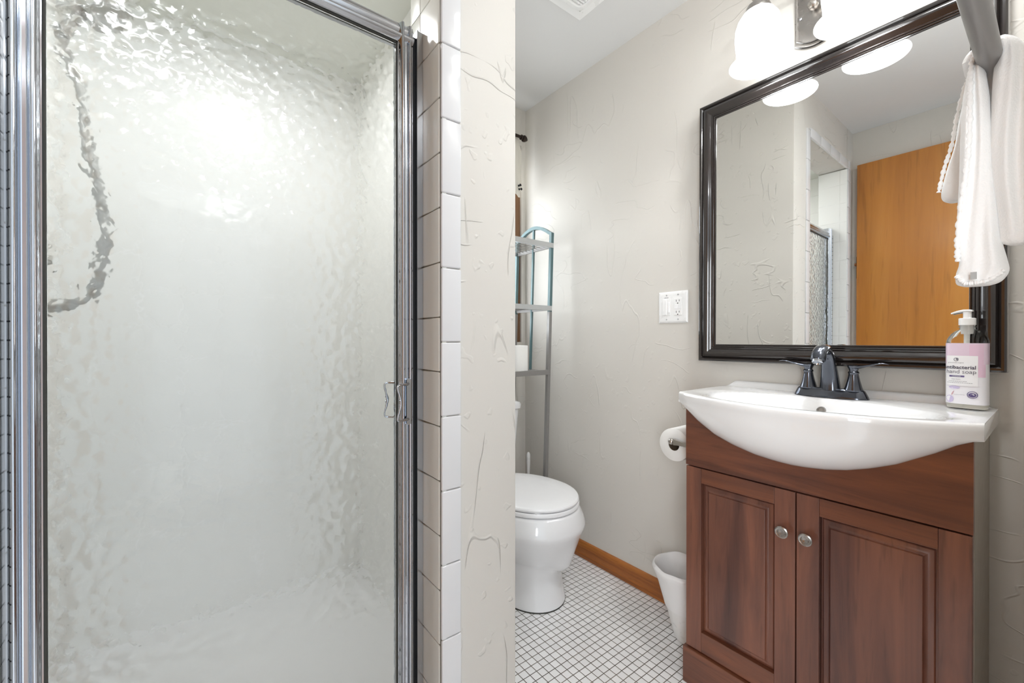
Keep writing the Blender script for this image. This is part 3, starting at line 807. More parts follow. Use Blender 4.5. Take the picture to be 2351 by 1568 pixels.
# ------------------------------------------------------------------ faucet
fc = thing('faucet', 'dark bronze two-handle faucet on the sink top', 'faucet', (1.43, 0.3955, ZD))
FY, FX = 0.3955, 1.425
def stad(s, z, hl=0.0865, hw=0.0265):
    out = []; n = 40
    for i in range(n):
        a = 2 * PI * i / n; c, d = math.cos(a), math.sin(a)
        out.append(Vector((FX + (hw - s) * math.copysign(abs(d) ** 0.75, d), FY + (hl - s) * math.copysign(abs(c) ** 0.6, c), z)))
    return out
bm = B(); loft(bm, [stad(0, ZD + 0.0), stad(0, ZD + 0.003), stad(0.001, ZD + 0.005), stad(0.0055, ZD + 0.015), stad(0.0085, ZD + 0.021), stad(0.0115, ZD + 0.0245), stad(0.016, ZD + 0.0255)])
obj('base_plate', bm, M['bronze'], fc, 40)
# spout: a tapering body that leans up then hooks forward over the bowl
zt = ZD + 0.024
path = smooth_path([(FX, FY, zt - 0.002), (FX - 0.004, FY, zt + 0.03), (FX - 0.012, FY, zt + 0.062), (FX - 0.024, FY, zt + 0.092), (FX - 0.045, FY, zt + 0.110), (FX - 0.068, FY, zt + 0.110), (FX - 0.088, FY, zt + 0.098), (FX - 0.098, FY, zt + 0.082)], 5)
npt = len(path); rings = []
for i, p in enumerate(path):
    t = i / (npt - 1)
    d = (path[min(i + 1, npt - 1)] - path[max(i - 1, 0)]).normalized()
    side = Vector((0, 1, 0)); nrm = side.cross(d).normalized()
    hw_ = lerp_tab([(0, 0.0245), (0.1, 0.022), (0.3, 0.0175), (0.5, 0.0150), (0.7, 0.0160), (0.9, 0.0170), (1, 0.0165)], t)
    hd_ = lerp_tab([(0, 0.0200), (0.1, 0.0175), (0.3, 0.0140), (0.5, 0.0120), (0.7, 0.0125), (0.9, 0.0145), (1, 0.0150)], t)
    rings.append([p + side * hw_ * math.copysign(abs(math.cos(2 * PI * k / 28)) ** 0.85, math.cos(2 * PI * k / 28)) + nrm * hd_ * math.copysign(abs(math.sin(2 * PI * k / 28)) ** 0.85, math.sin(2 * PI * k / 28)) for k in range(28)])
bm = B(); loft(bm, rings)
spt = obj('spout', bm, M['bronze'], fc, 50)
e = path[-1]; d = (path[-1] - path[-2]).normalized()
obj('aerator', lathe(B(), [(0.0128, -0.004), (0.0128, 0.007), (0.0108, 0.009), (0.009, 0.005)], e, d, 24), M['chrome'], spt, 40)
for s in (1, -1):
    hy = FY + s * 0.0525
    h = bpy.data.objects.new('handle', None); COL.objects.link(h); h.parent = fc; h.location = Vector((FX, hy, ZD + 0.023)) - fc.location
    bm = B()
    lathe(bm, [(0.0205, -0.002), (0.0215, 0.001), (0.0205, 0.004), (0.0185, 0.010), (0.0165, 0.018), (0.0140, 0.028), (0.0122, 0.038), (0.0112, 0.044), (0.0118, 0.0455), (0.0128, 0.0475), (0.0118, 0.0500), (0.0098, 0.0520)], (FX, hy, ZD + 0.023), (0, 0, 1), 30)
    obj('bonnet', bm, M['bronze'], h, 35)
    bm = B(); hz = ZD + 0.0735
    lathe(bm, [(0.0098, 0.0), (0.0100, 0.004), (0.0125, 0.010), (0.0150, 0.0150), (0.0150, 0.0165), (0.0120, 0.0178), (0.0005, 0.0182)], (FX, hy, hz), (0, 0, 1), 26)
    lv = [(0.0, 0.0105, 0.013, 0.0050), (0.010, 0.0125, 0.0125, 0.0048), (0.022, 0.0150, 0.0095, 0.0036), (0.036, 0.0190, 0.0085, 0.0028), (0.050, 0.0235, 0.0100, 0.0024), (0.062, 0.0255, 0.0098, 0.0020), (0.070, 0.0240, 0.0060, 0.0016), (0.074, 0.0225, 0.0015, 0.0010)]
    rings = [[Vector((FX - a * 0.10 + wv * math.cos(2 * PI * k / 16), hy + s * a, hz + b + tk * math.sin(2 * PI * k / 16))) for k in range(16)] for a, b, wv, tk in lv]
    loft(bm, rings)
    obj('lever', bm, M['bronze'], h, 50)
bm = B(); tube(bm, [(FX + 0.020, FY, ZD + 0.02), (FX + 0.020, FY, ZD + 0.092)], 0.0028, 10); lathe(bm, [(0.004, 0), (0.0085, 0.004), (0.0095, 0.008), (0.0075, 0.013), (0.001, 0.0155)], (FX + 0.020, FY, ZD + 0.090), (0, 0, 1), 18)
obj('lift_rod', bm, M['bronze'], fc, 40)

# ------------------------------------------------------------------ soap bottle
SBX, SBY, SBA = 1.425, 0.1335, 0.0      # centre; face turned a little
HWB, HDB = 0.0335, 0.0215
SZ = 1.045
rot = math.radians(7)
nrm = Vector((-math.cos(rot), math.sin(rot), 0)); lat = Vector((-math.sin(rot), -math.cos(rot), 0))   # lat runs to the right as seen
def bp(u, w, z): return Vector((SBX, SBY, 0)) + lat * u + nrm * w + Vector((0, 0, ZD + z * SZ))
def bring(hw, hd, z, n=48, p=0.62):
    return [bp(hw * math.copysign(abs(math.cos(2 * PI * k / n)) ** p, math.cos(2 * PI * k / n)), hd * math.copysign(abs(math.sin(2 * PI * k / n)) ** p, math.sin(2 * PI * k / n)), z) for k in range(n)]
def bdepth(u, off=0.0005):
    t = min(1.0, abs(u) / HWB); return HDB * (1 - t ** (1 / 0.31)) ** 0.31 + off if t < 1 else 0.0
sb = thing('soap_bottle', 'clear pump bottle of hand soap with pink and lilac label on the sink', 'soap bottle', (SBX, SBY, ZD))
prof = [(0.0285, 0.0180, 0.0012), (0.032, 0.0205, 0.004), (0.0335, 0.0215, 0.010), (0.0335, 0.0215, 0.1455), (0.0330, 0.0212, 0.151), (0.0308, 0.0200, 0.157), (0.0258, 0.0175, 0.166), (0.0195, 0.0150, 0.172), (0.0150, 0.0130, 0.175)]
bm = B(); loft(bm, [bring(a, b, z, p=0.62 if z < 0.16 else 0.62 + 0.38 * (z - 0.16) / 0.015) for a, b, z in prof] + [bring(0.0125, 0.0125, z, p=1.0) for z in (0.176, 0.180)] + [bring(0.0150, 0.0150, 0.1805, p=1), bring(0.0150, 0.0150, 0.1820, p=1), bring(0.0125, 0.0125, 0.1825, p=1), bring(0.0125, 0.0125, 0.190, p=1)])
obj('bottle', bm, M['clear'], sb, 40)
bm = B(); loft(bm, [bring(0.0322, 0.0203, z) for z in (0.003, 0.030, 0.090, 0.1400)])
obj('soap_filling', bm, plain('pale_soap', rgb(238, 236, 226), 0.25), sb, 40)
def patch(u0, u1, z0, z1, off, n=24, zcut=None):
    bm = B(); rows = []
    for z in (z0, z1): rows.append([bp(u0 + (u1 - u0) * i / n, bdepth(u0 + (u1 - u0) * i / n, off), z) for i in range(n + 1)])
    loft(bm, rows, False, False, False)
    return bm
def wrap(off, z0, z1, s=1.0):
    bm = B(); k0 = []
    for z in (z0, z1): k0.append(bring(HWB + off, HDB + off, z))
    loft(bm, k0, False, False)
    return bm
lb = obj('label', wrap(0.0004, 0.012, 0.1455), M['label_pale'], sb, 40)
obj('label_band', wrap(0.0006, 0.100, 0.1455), M['label_pink'], lb, 40)
obj('label_band', patch(0.008, 0.0333, 0.072, 0.1425, 0.0009), M['label_rose'], lb, 40)
obj('label_panel', patch(-0.030, 0.0215, 0.052, 0.1180, 0.0013), M['label_white'], lb, 40)
obj('label_band', patch(-0.0245, 0.0005, 0.0710, 0.0745, 0.0016), M['ink_purple'], lb)
def text(s, u, z, size, mat, name, align='LEFT', bold=0.0, off=0.0018, sx=1.0):
    cu = bpy.data.curves.new('t', 'FONT'); cu.body = s; cu.size = size; cu.align_x = align; cu.offset = bold; cu.resolution_u = 3
    o = bpy.data.objects.new('t', cu); COL.objects.link(o)
    dg = bpy.context.evaluated_depsgraph_get(); me = bpy.data.meshes.new_from_object(o.evaluated_get(dg))
    bpy.data.objects.remove(o); bpy.data.curves.remove(cu)
    bm = bmesh.new(); bm.from_mesh(me); bpy.data.meshes.remove(me)
    for v in bm.verts:
        uu = u + v.co.x * sx; v.co = bp(uu, bdepth(uu, off), z + v.co.y)
    return obj(name, bm, mat, lb)
text('antibacterial', 0.0190, 0.0890, 0.0108, M['ink_dark'], 'label_word', 'RIGHT', 0.00016, sx=1.0)
text('hand soap', 0.0194, 0.0790, 0.0122, M['ink_grey'], 'label_word', 'RIGHT', 0.0)
text('greenshield organic', -0.0135, 0.1015, 0.0034, M['ink_grey'], 'label_word', 'CENTER')
text('LAVENDER', -0.0125, 0.0717, 0.0030, M['label_white'], 'label_word', 'CENTER', 0, 0.0020)
text('FREE FROM:', -0.0130, 0.0650, 0.0029, M['ink_grey'], 'label_word', 'CENTER')
def disc(u, z, ru, rz, off, name, mat, hole=0.0, n=28):
    bm = B(); a = [bp(u + ru * math.cos(2 * PI * k / n), bdepth(u + ru * math.cos(2 * PI * k / n), off), z + rz * math.sin(2 * PI * k / n)) for k in range(n)]
    if hole > 0:
        b = [bp(u + hole * ru * math.cos(2 * PI * k / n), bdepth(u + hole * ru * math.cos(2 * PI * k / n), off), z + hole * rz * math.sin(2 * PI * k / n)) for k in range(n)]
        loft(bm, [a, b], False, False)
    else: bm.faces.new([bm.verts.new(p) for p in a])
    return obj(name, bm, mat, lb)
disc(-0.0160, 0.0480, 0.0095, 0.0036, 0.0010, 'label_spot', M['label_lilac'])
disc(-0.0240, 0.0220, 0.0070, 0.0080, 0.0010, 'label_spot', M['label_lilac'])
disc(-0.0130, 0.1095, 0.0040, 0.0040, 0.0017, 'label_emblem', M['ink_grey'], 0.75)
disc(-0.0110, 0.1105, 0.0022, 0.0026, 0.0018, 'label_emblem', M['ink_grey'])
disc(0.0130, 0.0335, 0.0085, 0.0078, 0.0012, 'label_seal', M['ink_purple'], 0.86)
disc(0.0130, 0.0330, 0.0062, 0.0045, 0.0013, 'label_seal', M['ink_purple'])
bm = B()
for i in range(7):
    a = math.radians(20 + 23.3 * i); u = 0.0130 + 0.0026 * math.cos(a); z = 0.0325 + 0.0026 * math.sin(a)
    ring = [bp(u + 0.0007 * math.cos(q) + 0.0012 * math.cos(a) * math.cos(q), bdepth(u, 0.0017), z + 0.0007 * math.sin(q) + 0.0012 * math.sin(a) * math.cos(q)) for q in (0, PI / 2, PI, 3 * PI / 2)]
    bm.faces.new([bm.verts.new(p) for p in ring])
obj('label_flower', bm, M['label_white'], lb)
bm = B(); tube(bm, [bp(-0.0205, bdepth(-0.02, 0.0012), 0.031), bp(-0.0195, bdepth(-0.02, 0.0012), 0.036), bp(-0.0165, bdepth(-0.016, 0.0012), 0.040), bp(-0.0185, bdepth(-0.018, 0.0012), 0.034), bp(-0.0205, bdepth(-0.02, 0.0012), 0.031)], 0.0003, 5)
obj('label_sprig', bm, M['ink_red'], lb)
text('certified cruelty free', -0.0165, 0.0315, 0.0021, M['ink_grey'], 'label_word', 'LEFT', 0, 0.0012)
bm = B(); 
for (ua, ub, z) in ((-0.0255, 0.0030, 0.0612), (-0.0285, 0.0110, 0.0580)):
    u = ua
    while u < ub:
        L = random.uniform(0.0015, 0.0035); loft(bm, [[bp(u, bdepth(u, 0.0017), z), bp(u + L, bdepth(u + L, 0.0017), z)], [bp(u, bdepth(u, 0.0017), z + 0.0007), bp(u + L, bdepth(u + L, 0.0017), z + 0.0007)]], False, False, False); u += L + 0.0008
obj('label_fine_print', bm, M['ink_grey'], lb)
bm = B(); loft(bm, [bring(0.0142, 0.0142, z, p=1) for z in (0.1855, 0.2000)] + [bring(0.0120, 0.0120, 0.2010, p=1)])
obj('pump_collar', bm, M['white_plastic'], sb, 40)
bm = B(); loft(bm, [bring(0.0070, 0.0070, z, p=1) for z in (0.2005, 0.2150)])
sp_ = []
for a, b, hw_, hd_ in ((0.009, 0.2165, 0.006, 0.0018), (0.004, 0.2172, 0.0078, 0.0026), (-0.006, 0.2172, 0.0074, 0.0030), (-0.014, 0.2158, 0.0050, 0.0028), (-0.021, 0.2138, 0.0040, 0.0024), (-0.0265, 0.2120, 0.0034, 0.0018)):
    sp_.append([bp(a, hw_ * math.cos(2 * PI * k / 16), b + hd_ * math.sin(2 * PI * k / 16)) for k in range(16)])
loft(bm, sp_)
obj('pump_head', bm, M['white_plastic'], sb, 50)
bm = B(); loft(bm, [bring(0.0095, 0.0095, z, p=1) for z in (0.165, 0.186)]); loft(bm, [bring(0.005, 0.005, z, p=1) for z in (0.141, 0.165)])
obj('pump_tube', bm, M['white_plastic'], sb, 40)

# ------------------------------------------------------------------ toilet
TX = 1.113
toi = thing('toilet', 'white toilet with closed lid in the alcove', 'toilet', (TX, 1.45, 0))
def tring(hw, yf, yb, z, n=56, yc=None, pf=1.0, pb=0.7, px=1.0):
    yc = yc if yc is not None else yf + (yb - yf) * 0.42
    out = []
    for k in range(n):
        a = 2 * PI * k / n; c, s = math.cos(a), math.sin(a)
        if s < 0: y = yc - (yc - yf) * abs(s) ** pf; x = hw * math.copysign(abs(c) ** px, c)
        else: y = yc + (yb - yc) * s ** pb; x = hw * math.copysign(abs(c) ** (0.75 if pb < 1 else 0.92), c)
        out.append(Vector((TX + x, y, z)))
    return out
sec = [(0.128, 1.179, 1.69, 0.004, 1.33), (0.127, 1.180, 1.69, 0.014, 1.33), (0.118, 1.190, 1.68, 0.06, 1.33), (0.112, 1.196, 1.67, 0.10, 1.32), (0.110, 1.198, 1.66, 0.135, 1.32), (0.114, 1.192, 1.65, 0.160, 1.32),
       (0.128, 1.172, 1.64, 0.182, 1.32), (0.148, 1.150, 1.63, 0.208, 1.325), (0.172, 1.126, 1.62, 0.245, 1.33), (0.190, 1.110, 1.61, 0.275, 1.335), (0.200, 1.100, 1.60, 0.298, 1.335), (0.206, 1.096, 1.60, 0.312, 1.335), (0.206, 1.097, 1.60, 0.322, 1.335), (0.199, 1.104, 1.60, 0.345, 1.335), (0.186, 1.116, 1.60, 0.370, 1.335), (0.180, 1.122, 1.60, 0.379, 1.335), (0.172, 1.130, 1.60, 0.381, 1.335)]
def sag(ring):
    out = []
    for q in ring:
        k = max(0.0, min(1.0, (0.27 - q.z) / 0.06)) * max(0.0, min(1.0, (q.z - 0.13) / 0.05)) if q.y < 1.33 else 0.0
        gx = math.exp(-((q.x - TX - 0.035) / 0.045) ** 2)
        out.append(Vector((q.x, q.y - 0.012 * k * gx, q.z - 0.034 * k * gx)))
    return out
bm = B(); loft(bm, [sag(tring(hw, yf, yb, z, yc=yc)) for hw, yf, yb, z, yc in sec])
obj('bowl', bm, M['toilet'], toi, 60)
obj('base_shadow_gasket', (lambda b: loft(b, [tring(0.1285, 1.1785, 1.6905, z, yc=1.33) for z in (0.0, 0.005)]))(B()), M['rubber'], toi)  # dark ring standing in for the contact shadow around the toilet foot
bm = B(); loft(bm, [tring(0.177, 1.125, 1.585, 0.3835, yc=1.335, pb=1), tring(0.182, 1.120, 1.587, 0.387, yc=1.335, pb=1), tring(0.183, 1.119, 1.588, 0.396, yc=1.335, pb=1), tring(0.180, 1.122, 1.586, 0.401, yc=1.335, pb=1)])
obj('seat', bm, M['seat_plastic'], toi, 40)
bm = B()
loft(bm, [tring(0.177, 1.126, 1.585, 0.4040, yc=1.335, pb=1), tring(0.1805, 1.1225, 1.587, 0.4060, yc=1.335, pb=1), tring(0.1815, 1.1215, 1.588, 0.412, yc=1.335, pb=1), tring(0.178, 1.125, 1.585, 0.4175, yc=1.335, pb=1), tring(0.162, 1.142, 1.57, 0.4215, yc=1.335, pb=1), tring(0.11, 1.20, 1.52, 0.4245, yc=1.335, pb=1), tring(0.03, 1.31, 1.40, 0.4255, yc=1.335, pb=1)])
obj('lid', bm, M['seat_plastic'], toi, 40)
for bx_, by_ in ((-0.10, 1.175), (0.085, 1.165)):
    obj('lid_bumper', box(B(), TX + bx_ - 0.014, TX + bx_ + 0.014, by_ - 0.010, by_ + 0.012, 0.4005, 0.4045), M['seat_plastic'], toi)
bm = B()
def tank(hw, hd, z, yc=1.722, p=0.35, n=48):
    return [Vector((TX + hw * math.copysign(abs(math.cos(2 * PI * k / n)) ** p, math.cos(2 * PI * k / n)), yc + hd * math.copysign(abs(math.sin(2 * PI * k / n)) ** p, math.sin(2 * PI * k / n)), z)) for k in range(n)]
loft(bm, [tank(0.15, 0.075, 0.37), tank(0.164, 0.085, 0.39), tank(0.168, 0.090, 0.45), tank(0.186, 0.098, 0.66), tank(0.190, 0.098, 0.700)])
obj('tank', bm, M['toilet'], toi, 40)
bm = B(); loft(bm, [tank(0.192, 0.100, 0.700), tank(0.199, 0.106, 0.704), tank(0.201, 0.107, 0.722), tank(0.196, 0.104, 0.732), tank(0.176, 0.085, 0.738)])
obj('tank_lid', bm, M['toilet'], toi, 40)
bm = B(); box(bm, TX - 0.13, TX + 0.13, 1.59, 1.65, 0.34, 0.385, 0.01); 
obj('tank_shelf', bm, M['toilet'], toi, 40)
bm = B(); tube(bm, [(TX - 0.13, 1.623, 0.655), (TX - 0.13, 1.608, 0.655), (TX - 0.08, 1.606, 0.650)], [0.010, 0.007, 0.005], 10)
obj('flush_lever', bm, M['chrome'], toi, 40)

# ------------------------------------------------------------------ etagere over the toilet
RX, RXL = 1.3555, 0.745; RS = 0.034
rx = lambda z: RX + RS * z
lx = lambda z: RXL + RS * z
et = thing('shelf_rack', 'grey metal shelf rack with arched ends standing over the toilet', 'shelf', (1.05, 1.66, 0))
YFt, YBk = 1.527, 1.80
def bar(bm, p, q, wx, wy):
    p, q = Vector(p), Vector(q)
    loft(bm, [[c + Vector((sx * wx, sy * wy, 0)) for sx, sy in ((-1, -1), (1, -1), (1, 1), (-1, 1))] for c in (p, q)])
ZT = 1.560
for f_ in (rx, lx):
    for yy in (YFt, YBk):
        bm = B(); bar(bm, (f_(0), yy, 0), (f_(1.18), yy, 1.18), 0.0085, 0.0085)
        lg = obj('leg', bm, M['rack_metal'], et)
        bm = B(); bar(bm, (f_(1.18), yy, 1.18), (f_(ZT), yy, ZT), 0.0080, 0.0080)
        u = obj('upper_post', bm, M['teal_metal'], lg)
    bm = B(); rows = []
    for i in range(17):
        t = i / 16; yy = YFt + (YBk - YFt) * t; zz = ZT + 0.058 * math.sin(PI * t) ** 0.9
        tz_ = 0.0085; rows.append([Vector((f_(zz) + sx * 0.0085, yy + (0 if 0 < i < 16 else (-0.008 if i == 0 else 0.008)), zz + sz * tz_)) for sx, sz in ((-1, -1), (1, -1), (1, 1), (-1, 1))])
    loft(bm, rows)
    obj('arch', bm, M['teal_metal'], et, 30)
    bm = B(); ym = (YFt + YBk) / 2; bar(bm, (f_(0.885), ym, 0.885), (f_(1.61), ym, 1.61), 0.0052, 0.0052)
    obj('center_rod', bm, M['teal_metal'], et)
for zs in (1.505, 1.1965, 0.8845):
    bm = B(); a, b = lx(zs) - 0.006, rx(zs) + 0.006
    box(bm, a, b, YFt - 0.011, YFt + 0.004, zs - 0.012, zs + 0.012, 0.001); box(bm, a, b, YBk - 0.004, YBk + 0.006, zs - 0.010, zs + 0.010, 0.001)
    sf_ = obj('shelf', bm, M['shelf_metal'] if zs > 1.0 else M['rack_metal'], et)
    bm = B(); box(bm, a, a + 0.010, YFt, YBk, zs - 0.010, zs + 0.006); box(bm, b - 0.010, b, YFt, YBk, zs - 0.010, zs + 0.006)
    nw = 10
    for i in range(1, nw):
        yy = YFt + (YBk - YFt) * i / nw; tube(bm, [(a, yy, zs + 0.004), (b, yy, zs + 0.004)], 0.0024, 6)
    obj('shelf_grid', bm, M['rack_metal'], sf_, 40)
rl = thing('paper_roll', 'white paper roll standing on the lowest shelf of the rack', 'paper roll', (1.255, 1.60, 0.8905))
obj('roll', lathe(B(), [(0.020, 0.8915), (0.052, 0.891), (0.0545, 0.893), (0.0545, 1.012), (0.052, 1.015), (0.021, 1.015), (0.020, 1.013), (0.020, 0.8915)], (1.247, 1.60, 0), (0, 0, 1), 40, False, False), M['paper'], rl, 40)

# toilet brush
tb = thing('toilet_brush', 'white toilet brush handle rising beside the toilet', 'toilet brush', (1.4195, 1.72, 0))
obj('handle', lathe(B(), [(0.006, 0.20), (0.0065, 0.28), (0.0080, 0.34), (0.0100, 0.38), (0.0110, 0.415), (0.0100, 0.434), (0.006, 0.443), (0.001, 0.446)], (1.4195, 1.72, 0), (0, 0, 1), 20), M['white_plastic'], tb, 40)
obj('holder', lathe(B(), [(0.045, 0.0), (0.048, 0.004), (0.042, 0.10), (0.046, 0.19), (0.030, 0.205), (0.008, 0.207)], (1.4195, 1.72, 0), (0, 0, 1), 30), M['white_plastic'], tb, 40)

# ------------------------------------------------------------------ trash can with liner
tc = thing('trash_can', 'small white wastebasket with a bag liner beside the vanity', 'trash can', (1.38, 0.80, 0))
TCT, TCB = Vector((1.375, 0.812, 0.243)), Vector((1.386, 0.786, 0.0))
def cring(t, r, wav=0.0, n=48, seed=0.0):
    c = TCB.lerp(TCT, t)
    return [Vector((c.x + (r + wav * math.sin(5 * 2 * PI * k / n + seed) + 0.6 * wav * math.sin(11 * 2 * PI * k / n + 2 * seed)) * math.cos(2 * PI * k / n), c.y + (r + wav * math.sin(5 * 2 * PI * k / n + seed)) * math.sin(2 * PI * k / n), c.z + wav * 1.2 * math.sin(7 * 2 * PI * k / n + seed))) for k in range(n)]
rad = lambda t: 0.054 + 0.036 * t ** 0.9
bm = B(); loft(bm, [cring(0.004, 0.050)] + [cring(t, rad(t)) for t in (0.012, 0.2, 0.4, 0.6, 0.8, 0.97)] + [cring(t, rad(t) - 0.003) for t in (0.97, 0.5, 0.05)], True, True)
obj('can', bm, M['white_plastic'], tc, 50)
bm = B()
loft(bm, [cring(0.45, rad(0.45) + 0.0035, 0.0006), cring(0.62, rad(0.62) + 0.004, 0.0009, seed=1), cring(0.78, rad(0.78) + 0.005, 0.0012, seed=2), cring(0.90, rad(0.9) + 0.0095, 0.0016, seed=2.4), cring(0.965, rad(0.97) + 0.0120, 0.0016, seed=2.6), cring(1.0, rad(1) + 0.0085, 0.0014, seed=2.8), cring(1.01, rad(1) + 0.002, 0.0014, seed=3), cring(0.96, rad(0.96) - 0.007, 0.0014, seed=3.2), cring(0.75, rad(0.75) - 0.010, 0.0022, seed=4), cring(0.45, rad(0.45) - 0.012, 0.003, seed=5), cring(0.16, rad(0.2) - 0.015, 0.003, seed=6)], False, True)
obj('liner', bm, M['bag'], tc, 60)
bm = B(); tube(bm, smooth_path([(1.300, 0.745, 0.20), (1.299, 0.739, 0.175), (1.302, 0.735, 0.15), (1.305, 0.737, 0.125), (1.309, 0.742, 0.112)]), [0.002 + 0.003 * math.sin(PI * i / 24) for i in range(25)], 8)
obj('bag_tail', bm, M['bag'], tc, 60)

# ------------------------------------------------------------------ toilet paper holder on the cabinet side, and its roll
hp = thing('toilet_paper_holder', 'brushed nickel paper holder on the side of the vanity', 'toilet paper holder', (1.276, 0.697, 0.700))
HXp, HYp, HZp = 1.268, 0.789, 0.703
bm = B(); lathe(bm, [(0.022, 0.0), (0.022, 0.004), (0.014, 0.008), (0.010, 0.012)], (HXp, 0.6962, HZp - 0.004), (0, 1, 0), 24)
obj('mount', bm, M['nickel'], hp, 40)
bm = B(); rows = []
for y, r in ((0.705, 0.010), (0.72, 0.0070), (0.745, 0.0060), (0.765, 0.0075), (0.776, 0.0092), (0.779, 0.0090)):
    rows.append([Vector((HXp + sx * r * 0.7, y, HZp - 0.004 * (0.779 - y) / 0.08 + sz * r)) for sx, sz in ((-1, -1), (1, -1), (1, 1), (-1, 1))])
loft(bm, rows)
obj('post', bm, M['nickel'], hp, 20)
bm = B(); lathe(bm, [(0.0005, -0.0105)] + [(0.0105 * math.sin(PI * i / 12), -0.0105 * math.cos(PI * i / 12)) for i in range(1, 12)] + [(0.0005, 0.0105)], (HXp, HYp, HZp), (-1, 0, 0), 20)
tube(bm, [(HXp, HYp, HZp), (HXp + 0.12, HYp, HZp)], 0.006, 12)
obj('spindle', bm, M['nickel'], hp, 40)
tr = thing('toilet_paper_roll', 'white toilet paper roll hanging on the holder beside the vanity', 'toilet paper', (1.33, HYp, 0.694))
bm = B(); lathe(bm, [(0.0195, 0.0), (0.052, 0.0), (0.0545, 0.002), (0.0545, 0.098), (0.052, 0.10), (0.0195, 0.10), (0.0195, 0.0)], (1.283, HYp, 0.6895), (1, 0, 0), 48, False, False)
obj('paper', bm, M['paper'], tr, 40)
bm = B(); lathe(bm, [(0.0200, 0.0005), (0.0200, 0.0995), (0.0190, 0.0995), (0.0190, 0.0005), (0.0200, 0.0005)], (1.283, HYp, 0.6895), (1, 0, 0), 32, False, False)
obj('core', bm, M['cardboard'], tr, 40)

# ------------------------------------------------------------------ towel bar and towel near the doorway
TBY, TBZ = 0.0475, 1.338
tbar = thing('towel_bar', 'round grey metal towel bar on the wall beside the doorway', 'towel bar', (0.68, YF, TBZ))
obj('bar', tube(B(), [(0.49, TBY, TBZ), (0.95, TBY, TBZ)], 0.0098, 20), M['rack_metal'], tbar, 40)
for px in (0.497, 0.943):
    bm = B(); lathe(bm, [(0.024, 0), (0.024, 0.006), (0.013, 0.014), (0.010, 0.05), (0.012, 0.066), (0.013, 0.078), (0.012, 0.088), (0.006, 0.092)], (px, YF, TBZ), (0, 1, 0), 24)
    obj('post', bm, M['rack_metal'], tbar, 40)

def fold_leaf(bm, rows, folds, seed):
    """a hanging leaf of towel gathered into upright folds: rows = (z, y_left, y_right, x_mid, depth, fold size)"""
    rings = []; n = 40
    for (z, ya, yb, xm, hx, amp) in rows:
        front, back = [], []
        for k in range(n + 1):
            u = -1 + 2 * k / n
            e = math.sqrt(max(0.0, 1 - abs(u) ** 2.6))
            ph = u * folds * PI + seed + 1.6 * math.sin(z * 11 + seed)
            w = 0.6 * amp * (0.62 * math.sin(ph) + 0.38 * math.sin(1.9 * ph + 1.3 + z * 17)) * e
            y = (ya + yb) / 2 + (ya - yb) / 2 * u
            front.append(Vector((xm - hx * e + w, y, z))); back.append(Vector((xm + hx * e + 0.6 * w, y, z)))
        rings.append(front + back[-2:0:-1])
    loft(bm, rings)
def resample(rows, m=44):
    out = []
    for i in range(m + 1):
        t = i / m * (len(rows) - 1); k = min(int(t), len(rows) - 2); f = t - k
        p0, p1, p2, p3 = rows[max(k - 1, 0)], rows[k], rows[k + 1], rows[min(k + 2, len(rows) - 1)]
        out.append(tuple(0.5 * (2 * b + (c - a) * f + (2 * a - 5 * b + 4 * c - d) * f * f + (3 * b - a - 3 * c + d) * f ** 3) for a, b, c, d in zip(p0, p1, p2, p3)))
    return out
tw = thing('hand_towel', 'white terry hand towel draped over the metal bar', 'towel', (0.69, TBY, 1.30))
bm = B()
fold_leaf(bm, resample([(1.353, 0.0540, 0.0480, 0.690, 0.010, 0.0), (1.348, 0.0590, 0.0495, 0.688, 0.016, 0.001), (1.332, 0.0640, 0.0508, 0.684, 0.020, 0.004), (1.30, 0.0680, 0.0478, 0.682, 0.020, 0.007), (1.26, 0.0695, 0.0455, 0.680, 0.020, 0.009), (1.22, 0.0700, 0.0445, 0.678, 0.020, 0.009), (1.18, 0.0712, 0.0415, 0.676, 0.020, 0.009), (1.145, 0.0715, 0.0385, 0.675, 0.019, 0.008), (1.125, 0.0695, 0.0350, 0.674, 0.018, 0.006), (1.112, 0.0720, 0.0335, 0.673, 0.016, 0.004), (1.102, 0.0715, 0.0385, 0.673, 0.014, 0.002), (1.0985, 0.066, 0.046, 0.673, 0.010, 0.0)]), 1.35, 0.4)
obj('front_leaf', bm, M['towel'], tw, 70)
bm = B()
fold_leaf(bm, resample([(1.345, 0.0600, 0.052, 0.715, 0.008, 0.0), (1.335, 0.0670, 0.055, 0.718, 0.012, 0.002), (1.30, 0.0745, 0.058, 0.722, 0.014, 0.004), (1.27, 0.0785, 0.060, 0.724, 0.015, 0.005), (1.245, 0.0850, 0.062, 0.726, 0.015, 0.004), (1.220, 0.0900, 0.064, 0.727, 0.015, 0.003), (1.210, 0.0890, 0.068, 0.727, 0.012, 0.001), (1.206, 0.084, 0.073, 0.727, 0.008, 0.0)]), 0.9, 2.0)
obj('corner_leaf', bm, M['towel'], tw, 70)
bm = B()
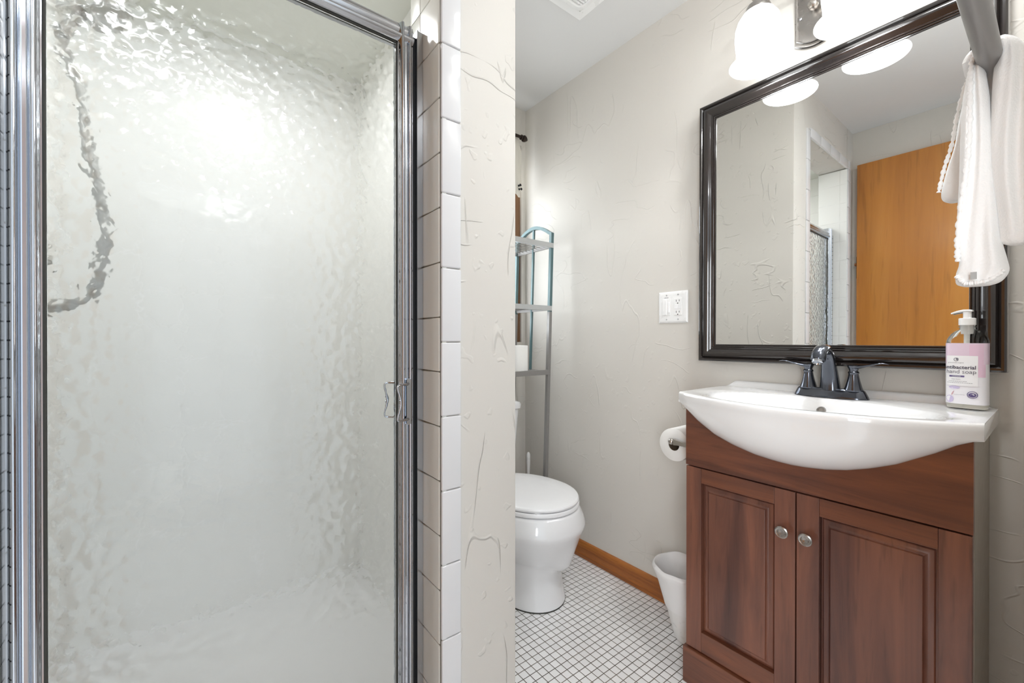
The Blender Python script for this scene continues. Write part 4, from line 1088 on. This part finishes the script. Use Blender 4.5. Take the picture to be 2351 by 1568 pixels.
fold_leaf(bm, resample([(1.3600, 0.0465, 0.0400, 0.690, 0.010, 0.0), (1.3580, 0.0450, 0.0330, 0.688, 0.016, 0.001), (1.346, 0.0440, 0.0250, 0.684, 0.020, 0.004), (1.325, 0.0458, 0.0190, 0.682, 0.020, 0.007), (1.29, 0.0470, 0.0150, 0.680, 0.020, 0.009), (1.25, 0.0478, 0.0125, 0.678, 0.020, 0.010), (1.21, 0.0465, 0.0105, 0.676, 0.020, 0.010), (1.175, 0.0428, 0.0090, 0.675, 0.019, 0.008), (1.152, 0.0410, 0.0085, 0.674, 0.017, 0.005), (1.1425, 0.0400, 0.0100, 0.674, 0.014, 0.002), (1.1385, 0.034, 0.016, 0.674, 0.010, 0.0)]), 1.5, 4.1)
obj('back_leaf', bm, M['towel'], tw, 70)
bm = B()
# the saddle over the bar
rows = []
for i in range(15):
    a = PI * (0.05 + 0.9 * i / 14); r = 0.0128
    rows.append([Vector((x, TBY + (r + dr) * math.cos(a) * 1.05, TBZ + (r + dr) * math.sin(a))) for x, dr in ((0.668, 0.0), (0.665, 0.003), (0.668, 0.0062), (0.70, 0.0075), (0.74, 0.0062), (0.743, 0.003), (0.74, 0.0))])
loft(bm, rows)
obj('saddle', bm, M['towel'], tw, 60)
def hem(pts, r):
    pts = smooth_path(pts, 14); rr = [r * (1 + 0.28 * math.sin(i * 2.1) + 0.2 * math.sin(i * 0.9)) for i in range(len(pts))]
    obj('hem', tube(B(), pts, rr, 8), M['towel'], tw, 70)
hem([(0.668, 0.0585, 1.350), (0.664, 0.0600, 1.330), (0.661, 0.0605, 1.30), (0.659, 0.0608, 1.26), (0.657, 0.0625, 1.225), (0.657, 0.0660, 1.19), (0.658, 0.0690, 1.15), (0.659, 0.0690, 1.125)], 0.0022)
hem([(0.706, 0.0625, 1.343), (0.704, 0.0680, 1.332), (0.706, 0.0748, 1.30), (0.708, 0.0790, 1.27), (0.710, 0.0858, 1.243), (0.712, 0.0905, 1.217)], 0.0018)
hem([(0.664, 0.0700, 1.110), (0.659, 0.0640, 1.1015), (0.657, 0.0560, 1.1005), (0.658, 0.0460, 1.103), (0.662, 0.0365, 1.112)], 0.0020)
bm = B(); box(bm, 0.6515, 0.6525, 0.0545, 0.0590, 1.1040, 1.1115)
tgo = obj('care_tag', bm, M['tag_grey'], tw)
